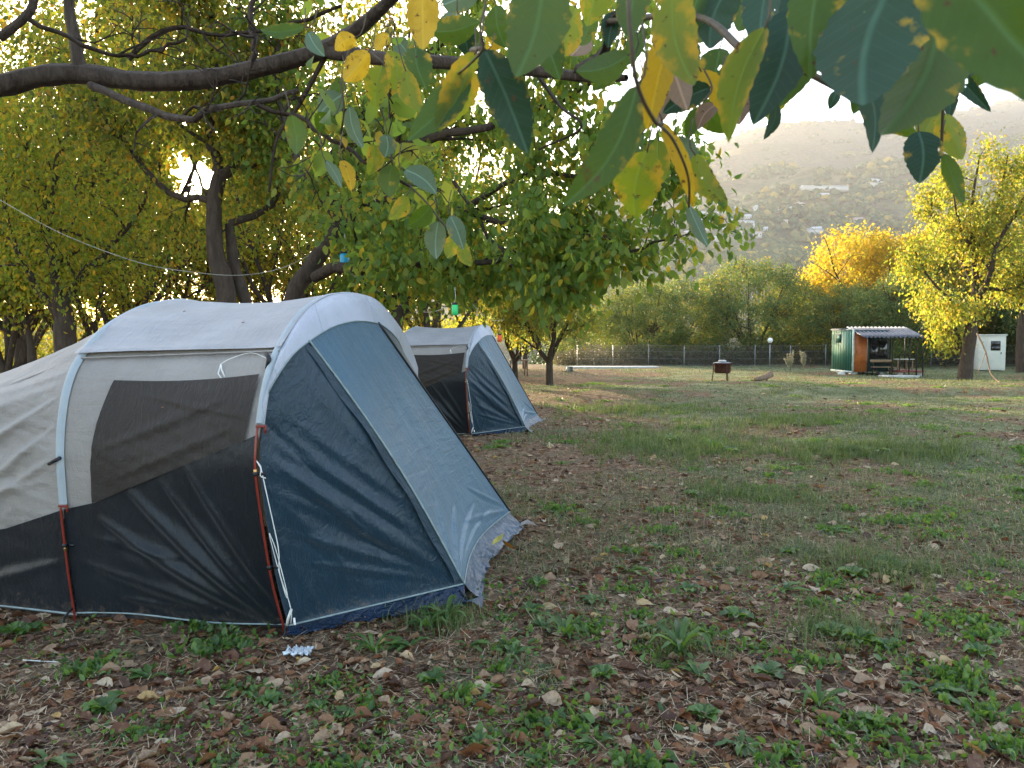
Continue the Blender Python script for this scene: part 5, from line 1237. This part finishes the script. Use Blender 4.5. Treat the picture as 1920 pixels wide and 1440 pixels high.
for px, py, D_, colr, lab in ((935, 1014, 5.4, (.62, .50, .12), 'pale yellow fallen leaf lying on the mud flap of the near tent'), (951, 1024, 5.5, (.62, .24, .02), 'small orange fallen leaf beside the yellow one at the mud flap')):
    v = np.array([(0, -.06, 0), (.025, -.03, .012), (.035, 0, .014), (.025, .03, .02), (0, .06, .03), (-.025, .03, .02), (-.035, 0, .014), (-.025, -.03, .012), (0, 0, 0)])
    o = mesh_np('fallen_leaf', v, [8,0,1, 8,1,2, 8,2,3, 8,3,4, 8,4,5, 8,5,6, 8,6,7, 8,7,0], [3]*8, mat_plain('autumn_leaf', colr, .6), smooth=True)
    p_ = P(px, py, D_); o.location = (p_.x, p_.y, max(p_.z, Hs(p_.x, p_.y)+.01)); o.rotation_euler = (.5, .2, px); tag(o, lab, 'leaf')
# ------------------------------------------------------------------ line with hanging jars
ro = empty('clothes_line', P(0, 375, 7.0), 0, 'thin pale cord strung in sagging spans between the orchard trees', 'rope')
o_ = ro.location; mb = MB()
for sp in ([(-80, 330, 6.6), (0, 375, 6.8), (120, 440, 7), (260, 492, 7.4), (360, 510, 7.7), (450, 516, 8), (530, 502, 8.1), (605, 465, 8.2)], [(605, 465, 8.2), (640, 500, 8.2), (700, 540, 8.4), (770, 580, 8.7), (820, 583, 9), (845, 562, 9.2), (860, 540, 9.3)], [(605, 465, 8.2), (590, 520, 8.3), (580, 535, 8.3)], [(860, 540, 9.3), (895, 580, 10), (920, 600, 10.5), (945, 600, 11)]):
    mb.tube([Vector(p)-o_ for p in catmull([tuple(P(*k)) for k in sp], 40)], .0042, 4)
M['line'] = mat_plain('line_cord', (.38, .36, .30), .8)
mb.build('cord', M['line'], ro, True)
def jar(px, py, D, col, label, sc):
    m = mat_plain('jar_plastic_' + label.split()[0], col, .3, 0, .5, .1)
    q = P(px, py, D); r = empty('hanging_jar', q, 0, label, 'jar', 'coloured jars hanging in the trees'); r.scale = (sc, sc, sc)
    MB().lathe([(.001, -.09), (.045, -.088), (.052, -.075), (.052, .05), (.045, .065), (.036, .07)], n=18).build('body', m, r, True)
    MB().lathe([(.038, .071), (.042, .073), (.042, .10), (.036, .105), (.001, .106)], n=18).build('lid', M['black'], r, True)
    MB().tube([(0, 0, .1), (.01, 0, .2), (0, 0, .34)], .003, 4).build('string', M['cord'], r)
jar(646, 488, 8.0, (.01, .30, .50), 'blue plastic jar hanging above the near tent', 1.0)
jar(853, 580, 5.4, (.03, .55, .16), 'green plastic jar hanging above the second tent', .47)
jar(937, 634, 5.2, (.75, .09, .02), 'orange-red plastic jar hanging right of the second tent', .30)

# ------------------------------------------------------------------ overhanging tree: limbs and close leaves
tr0 = Vector((-3.35, 2.75, Hs(-3.35, 2.75)-.1))
OH = empty('overhanging_walnut', tr0, 0, 'walnut tree limb with large leaves hanging across the top of the view', 'tree')
T = Tree(500, [6, 4], [.5, .55], (30, 70), .22, .02, minr=.003)
def W(pts): return [P(*k) - tr0 for k in pts]
T.br.append(([Vector(p) for p in catmull([(0, 0, 0), (.02, .02, .8), (.1, .05, 1.6), (.15, .08, 2.3)], 14)], list(np.linspace(.17, .12, 14)), 0))
T.br.append(([Vector(p) for p in catmull([(.12, .06, 2.0), (.4, .1, 2.4)] + [tuple(k) for k in W([(-120, 175, 3.0), (0, 160, 3.0), (70, 143, 3.0), (150, 138, 3.0), (260, 152, 2.95), (380, 148, 2.9), (480, 128, 2.85), (560, 108, 2.8), (620, 90, 2.7)])], 46)], list(np.linspace(.05, .029, 46)), 0))
def twig(pts, r0, r1, leafy=True, childL=.5):
    w = W(pts)
    if leafy: T.limb(w, r0, r1, 0, child_L=childL, t0=.2, n=16, gnarl=.004)
    else: T.br.append(([Vector(p) for p in catmull([tuple(k) for k in w], 18)], list(np.linspace(r0, r1, 18)), 0))
twig([(610, 95, 2.72), (700, 108, 2.5), (850, 118, 2.2), (960, 128, 2.0), (1100, 145, 1.8), (1175, 146, 1.7)], .027, .008, False)
twig([(600, 97, 2.72), (660, 62, 2.6), (710, 20, 2.5), (760, -30, 2.4)], .030, .018, False)
twig([(1080, 132, 1.8), (1130, 100, 1.7), (1145, 40, 1.65), (1200, 0, 1.6), (1240, -40, 1.6)], .012, .014, False)
twig([(170, 160, 2.95), (250, 190, 2.7), (345, 226, 2.5), (400, 202, 2.4), (480, 194, 2.3), (560, 170, 2.3)], .016, .007)
twig([(480, 194, 2.3), (560, 218, 2.25), (610, 250, 2.2), (660, 285, 2.15), (720, 322, 2.1), (770, 350, 2.1)], .009, .005)
twig([(150, 145, 3), (142, 80, 3), (130, 20, 3.0), (128, -60, 3)], .026, .018, False)
twig([(0, 72, 2.6), (45, 35, 2.6), (62, 10, 2.6), (68, -40, 2.6)], .016, .014, False)
twig([(50, 33, 2.6), (130, 70, 2.6), (200, 100, 2.6), (255, 105, 2.6), (300, 92, 2.6), (350, 72, 2.6)], .010, .006)
twig([(470, 130, 2.85), (478, 80, 2.8), (470, 30, 2.8), (480, -40, 2.8)], .014, .010)
twig([(240, 110, 3.3), (320, 50, 3.3), (400, 62, 3.3), (520, 50, 3.2), (640, 10, 3.1)], .014, .008)
twig([(620, 90, 2.7), (560, 200, 2.9), (520, 260, 3.0), (505, 360, 3.1)], .012, .006, False)
twig([(1000, 130, 2.0), (1050, 200, 2.6), (1090, 240, 3.0), (1010, 280, 3.2)], .008, .005, False)
T.wood('limb', M['bark_limb'], OH)
T.leaves('foliage', 300, .075, M['leaf'], OH, .05, LEAF7, .8, keep=lambda p: (p[:, 0] + tr0.x > (-.27)*(p[:, 1] + tr0.y)) & sun_gap(tr0, .05)(p))
# close leaves: (base px, base py, tip px, tip py, width px, material, real length)
CL = [(1230, 120, 1205, 200, 44, 'green', .10), (1205, 170, 1185, 262, 40, 'yg', .10), (1290, 60, 1270, 150, 60, 'teal', .12), (1350, 90, 1320, 190, 60, 'green', .12), (1395, 150, 1385, 235, 40, 'brown', .09), (1420, 60, 1395, 160, 60, 'teal', .12),
      (1500, 60, 1462, 200, 70, 'green', .13), (1540, 40, 1500, 160, 60, 'teal', .12), (1600, 30, 1640, 190, 76, 'green', .14), (1715, 60, 1690, 215, 70, 'teal', .13), (1000, 40, 1050, 150, 60, 'green', .12), (1080, 10, 1040, 110, 56, 'yg', .11),
      (860, 30, 880, 110, 44, 'teal', .10), (780, 90, 800, 170, 44, 'green', .10), (760, 130, 790, 210, 40, 'yg', .10), (930, 10, 950, 90, 50, 'green', .11), (1150, 100, 1110, 170, 40, 'green', .09), (1310, 200, 1288, 262, 30, 'green', .08),
      (1455, 190, 1432, 262, 24, 'teal', .08), (1250, 150, 1236, 232, 40, 'brown', .09), (1640, -70, 1590, 120, 100, 'green', .15), (1420, -60, 1385, 60, 70, 'green', .13), (1500, -60, 1480, 60, 80, 'teal', .13), (1330, -60, 1280, 70, 70, 'green', .13), (1205, -50, 1180, 70, 60, 'green', .12), (1120, -60, 1100, 50, 70, 'yg', .13), (1730, -30, 1740, 150, 80, 'teal', .14), (1660, 60, 1600, 215, 70, 'green', .14), (1560, 20, 1575, 150, 70, 'teal', .13), (1450, 120, 1440, 225, 60, 'yg', .12), (1300, 110, 1262, 200, 56, 'yg', .11), (1160, 20, 1140, 90, 40, 'teal', .09), (1400, 130, 1350, 190, 40, 'green', .09), (1375, -35, 1330, 92, 78, 'teal', .13), (1452, -70, 1425, 92, 62, 'teal', .14), (1482, 18, 1412, 236, 96, 'teal', .15), (1436, 50, 1366, 268, 66, 'yg', .14), (1548, -70, 1520, 150, 92, 'green', .14), (1690, -70, 1618, 198, 168, 'teal', .15),
      (1762, 20, 1652, 254, 116, 'green', .15), (1745, -120, 2030, 215, 190, 'green', .16), (1582, 105, 1636, 287, 48, 'teal', .14), (1802, 152, 1838, 76, 54, 'teal', .09), (1820, 165, 1856, 82, 46, 'green', .10), (1776, 122, 1858, 210, 28, 'teal', .11),
      (1764, 198, 1728, 264, 40, 'yg', .09), (1770, 212, 1804, 299, 46, 'yg', .10), (1722, 246, 1724, 344, 60, 'teal', .10), (1768, 288, 1806, 382, 30, 'green', .11), (1758, 145, 1778, 228, 26, 'teal', .10), (1782, 66, 1780, 135, 26, 'yg', .09), (1756, 8, 1768, 60, 26, 'green', .07),
      (1018, -70, 968, 145, 118, 'green', .15), (1060, -60, 985, 90, 80, 'green', .14), (908, 92, 990, 288, 84, 'teal', .15), (1196, 160, 1054, 388, 74, 'green', .15), (1180, 102, 1080, 134, 52, 'green', .10), (1258, 55, 1214, 246, 62, 'yellow', .14), (1238, 55, 1288, 207, 72, 'brown', .13),
      (1262, -50, 1302, 160, 78, 'yg', .14), (1242, 228, 1302, 392, 30, 'yellow', .13), (1291, 385, 1327, 462, 24, 'pale', .10), (1214, 282, 1192, 408, 90, 'yg', .12), (1302, 288, 1364, 378, 44, 'yg', .10), (1270, 256, 1300, 328, 38, 'pale', .09), (1314, 132, 1364, 218, 38, 'yellow', .10),
      (1322, 186, 1360, 250, 46, 'green', .09), (1332, 163, 1242, 212, 44, 'teal', .10), (940, 58, 912, 98, 34, 'yellow', .07), (1206, 248, 1144, 328, 24, 'green', .10), (1345, 195, 1308, 244, 32, 'brown', .07), (1235, 262, 1245, 340, 40, 'yg', .09), (1200, 60, 1165, 130, 36, 'green', .10),
      (790, -35, 793, 94, 60, 'yellow', .13), (906, 90, 845, 58, 42, 'green', .09), (878, 128, 764, 264, 58, 'green', .14), (892, 98, 818, 244, 66, 'yg', .14), (736, 94, 738, 170, 46, 'yg', .10), (718, 124, 704, 205, 46, 'yg', .11), (692, 96, 645, 152, 42, 'yellow', .10), (667, 70, 628, 94, 32, 'yellow', .06),
      (724, 60, 704, 94, 24, 'yellow', .06), (578, 60, 609, 106, 27, 'pale', .08), (571, 52, 488, 56, 24, 'green', .11), (642, 178, 598, 216, 44, 'pale', .09), (626, 218, 597, 250, 42, 'green', .07), (655, 198, 681, 278, 30, 'pale', .11), (724, 252, 722, 295, 36, 'pale', .06), (745, 76, 767, 107, 32, 'pale', .06),
      (822, 414, 818, 486, 40, 'pale', .11), (844, 404, 869, 468, 32, 'pale', .10), (763, 366, 729, 412, 30, 'yg', .08), (808, 386, 764, 424, 34, 'green', .08), (758, 318, 819, 364, 40, 'pale', .10), (736, 308, 731, 370, 42, 'green', .09), (640, 146, 622, 180, 28, 'green', .06), (853, 440, 838, 484, 28, 'yg', .08),
      (866, 450, 884, 500, 24, 'yg', .08), (640, 300, 660, 362, 22, 'yellow', .08), (610, 300, 640, 352, 20, 'pale', .08), (700, 270, 690, 330, 30, 'yg', .09), (545, 215, 555, 290, 40, 'green', .10), (810, 60, 900, 40, 50, 'green', .11), (860, 20, 815, 70, 40, 'pale', .1), (830, 10, 900, -10, 40, 'pale', .1),
      (1390, 100, 1372, 160, 40, 'yg', .09), (1330, 20, 1290, 80, 44, 'green', .1), (1120, 30, 1085, 85, 36, 'green', .09), (1100, 60, 1070, 105, 34, 'brown', .08), (1500, 140, 1470, 110, 30, 'green', .08), (1600, 120, 1560, 160, 30, 'yg', .07), (1570, 170, 1555, 205, 22, 'teal', .06), (1700, 200, 1690, 255, 36, 'teal', .08), (1650, 230, 1720, 260, 30, 'green', .08)]
rgl = random.Random(9)
for i, (bx_, by_, tx_, ty_, wpx, mt, Lr) in enumerate(CL):
    lpx = math.hypot(tx_-bx_, ty_-by_); D0 = F*Lr/lpx*rgl.uniform(.95, 1.05); dD = rgl.uniform(-.25, .25)*Lr
    B = P(bx_, by_, D0); E_ = P(tx_, ty_, D0 + dD); ax = (E_-B); LL = ax.length; ax.normalize()
    view = (B.lerp(E_, .5) - Vector((0, 0, CAMZ))).normalized(); side = ax.cross(view).normalized(); roll = rgl.uniform(-.5, .5)
    if rgl.random() < .5: side = -side
    nr = side.cross(ax).normalized(); side = (side*math.cos(roll) + nr*math.sin(roll)); nr = side.cross(ax).normalized()
    hw0 = wpx/lpx*LL/2/max(.75, math.cos(roll))*1.1; NS, NWd = 22, 8; curl = rgl.uniform(.05, .35); bend = rgl.uniform(-.12, .12); fold = rgl.uniform(.1, .45)
    Vv = []; UVv = []; ragged = rgl.random()
    for j in range(NS+1):
        t = j/NS; pr = math.sin(math.pi*min(1, max(0, t**.85)))**.72*(1-.12*t) if 0 < t < 1 else .0
        c = B + ax*(LL*t) + nr*(curl*LL*(t-.0)*(1-t)*.9) + side*(bend*LL*math.sin(math.pi*t))
        for k in range(NWd+1):
            s_ = k/NWd*2-1; e = hw0*pr
            if abs(s_) == 1: e *= 1 + .05*math.sin(j*2.4+i) - (.14*ragged*max(0, mnoise.noise(Vector((j*.8, s_*3, i)))) )
            Vv.append(tuple(c + side*(s_*e) + nr*(abs(s_)*e*fold + .015*e*math.sin(j*1.3+s_*2)))); UVv.append((s_*pr*.5, t))
    fcs = [(j*(NWd+1)+k, j*(NWd+1)+k+1, (j+1)*(NWd+1)+k+1, (j+1)*(NWd+1)+k) for j in range(NS) for k in range(NWd)]
    lf = mesh_np('leaf', np.array(Vv)-np.array(tr0), [q_ for f_ in fcs for q_ in f_], [4]*len(fcs), M['lf_'+mt], OH, uv=np.array(UVv), smooth=True)
    st_ = B - tr0; up_ = Vector((rgl.uniform(-.3, .3), 0, 1)); MB().tube([st_ + ax*.004, st_ - ax*.012, st_ - ax*.02 + up_*.012, st_ - ax*.022 + up_*.045], .0014, 5).build('stalk', M['twig'], lf, True)
# leaf stalks (rachises) that carry them
mb = MB()
for pts, r_ in (([(1178, -20, .72), (1182, 60, .72), (1195, 160, .74), (1228, 228, .78), (1242, 232, .8)], .0022), ([(1228, 228, .78), (1262, 262, .9), (1290, 330, 1.0), (1292, 388, 1.1)], .0018), ([(1740, -40, .9), (1765, 80, 1.2), (1770, 140, 1.35), (1768, 200, 1.4), (1765, 290, 1.45)], .003),
                ([(1765, 60, 1.2), (1800, 75, 1.4), (1810, 80, 1.6)], .002), ([(1390, 90, 1.1), (1460, 110, 1.1), (1560, 160, 1.1), (1600, 185, 1.2)], .005), ([(900, 60, 1.0), (905, 92, 1.05), (870, 130, 1.1), (840, 150, 1.2)], .002), ([(1140, 40, 1.65), (1300, 30, 1.3), (1400, 100, 1.1)], .006),
                ([(655, 90, 2.1), (640, 150, 2.1), (645, 200, 2.1), (640, 250, 2.15)], .003), ([(690, 95, 2.0), (725, 130, 2.0), (730, 200, 2.1), (730, 260, 2.1), (736, 310, 2.1)], .003), ([(770, 350, 2.1), (800, 380, 2.1), (825, 412, 2.1), (850, 440, 2.1)], .003), ([(960, 128, 2.0), (890, 100, 1.3), (905, 90, 1.1)], .004), ([(1320, 130, 1.2), (1335, 165, 1.2), (1320, 190, 1.2)], .0015)):
    mb.tube([Vector(p)-tr0 for p in catmull([tuple(P(*k)) for k in pts], 16)], r_, 6)
mb.build('leaf_stem', M['twig'], OH, True)

# ------------------------------------------------------------------ hazy valley air
hz = MB().box((800, 1800, 500), (7800, 8400, 1200)).build('haze', None)
g = NG('valley_haze'); v = g.n('ShaderNodeVolumePrincipled'); v.inputs['Color'].default_value = (.84, .85, .92, 1); v.inputs['Density'].default_value = .00012; v.inputs['Anisotropy'].default_value = .15
g.l(v.outputs[0], g.out.inputs['Volume']); hz.data.materials.append(g.m); tag(hz, 'thin sunlit haze hanging in the valley air', 'haze', kind='stuff')
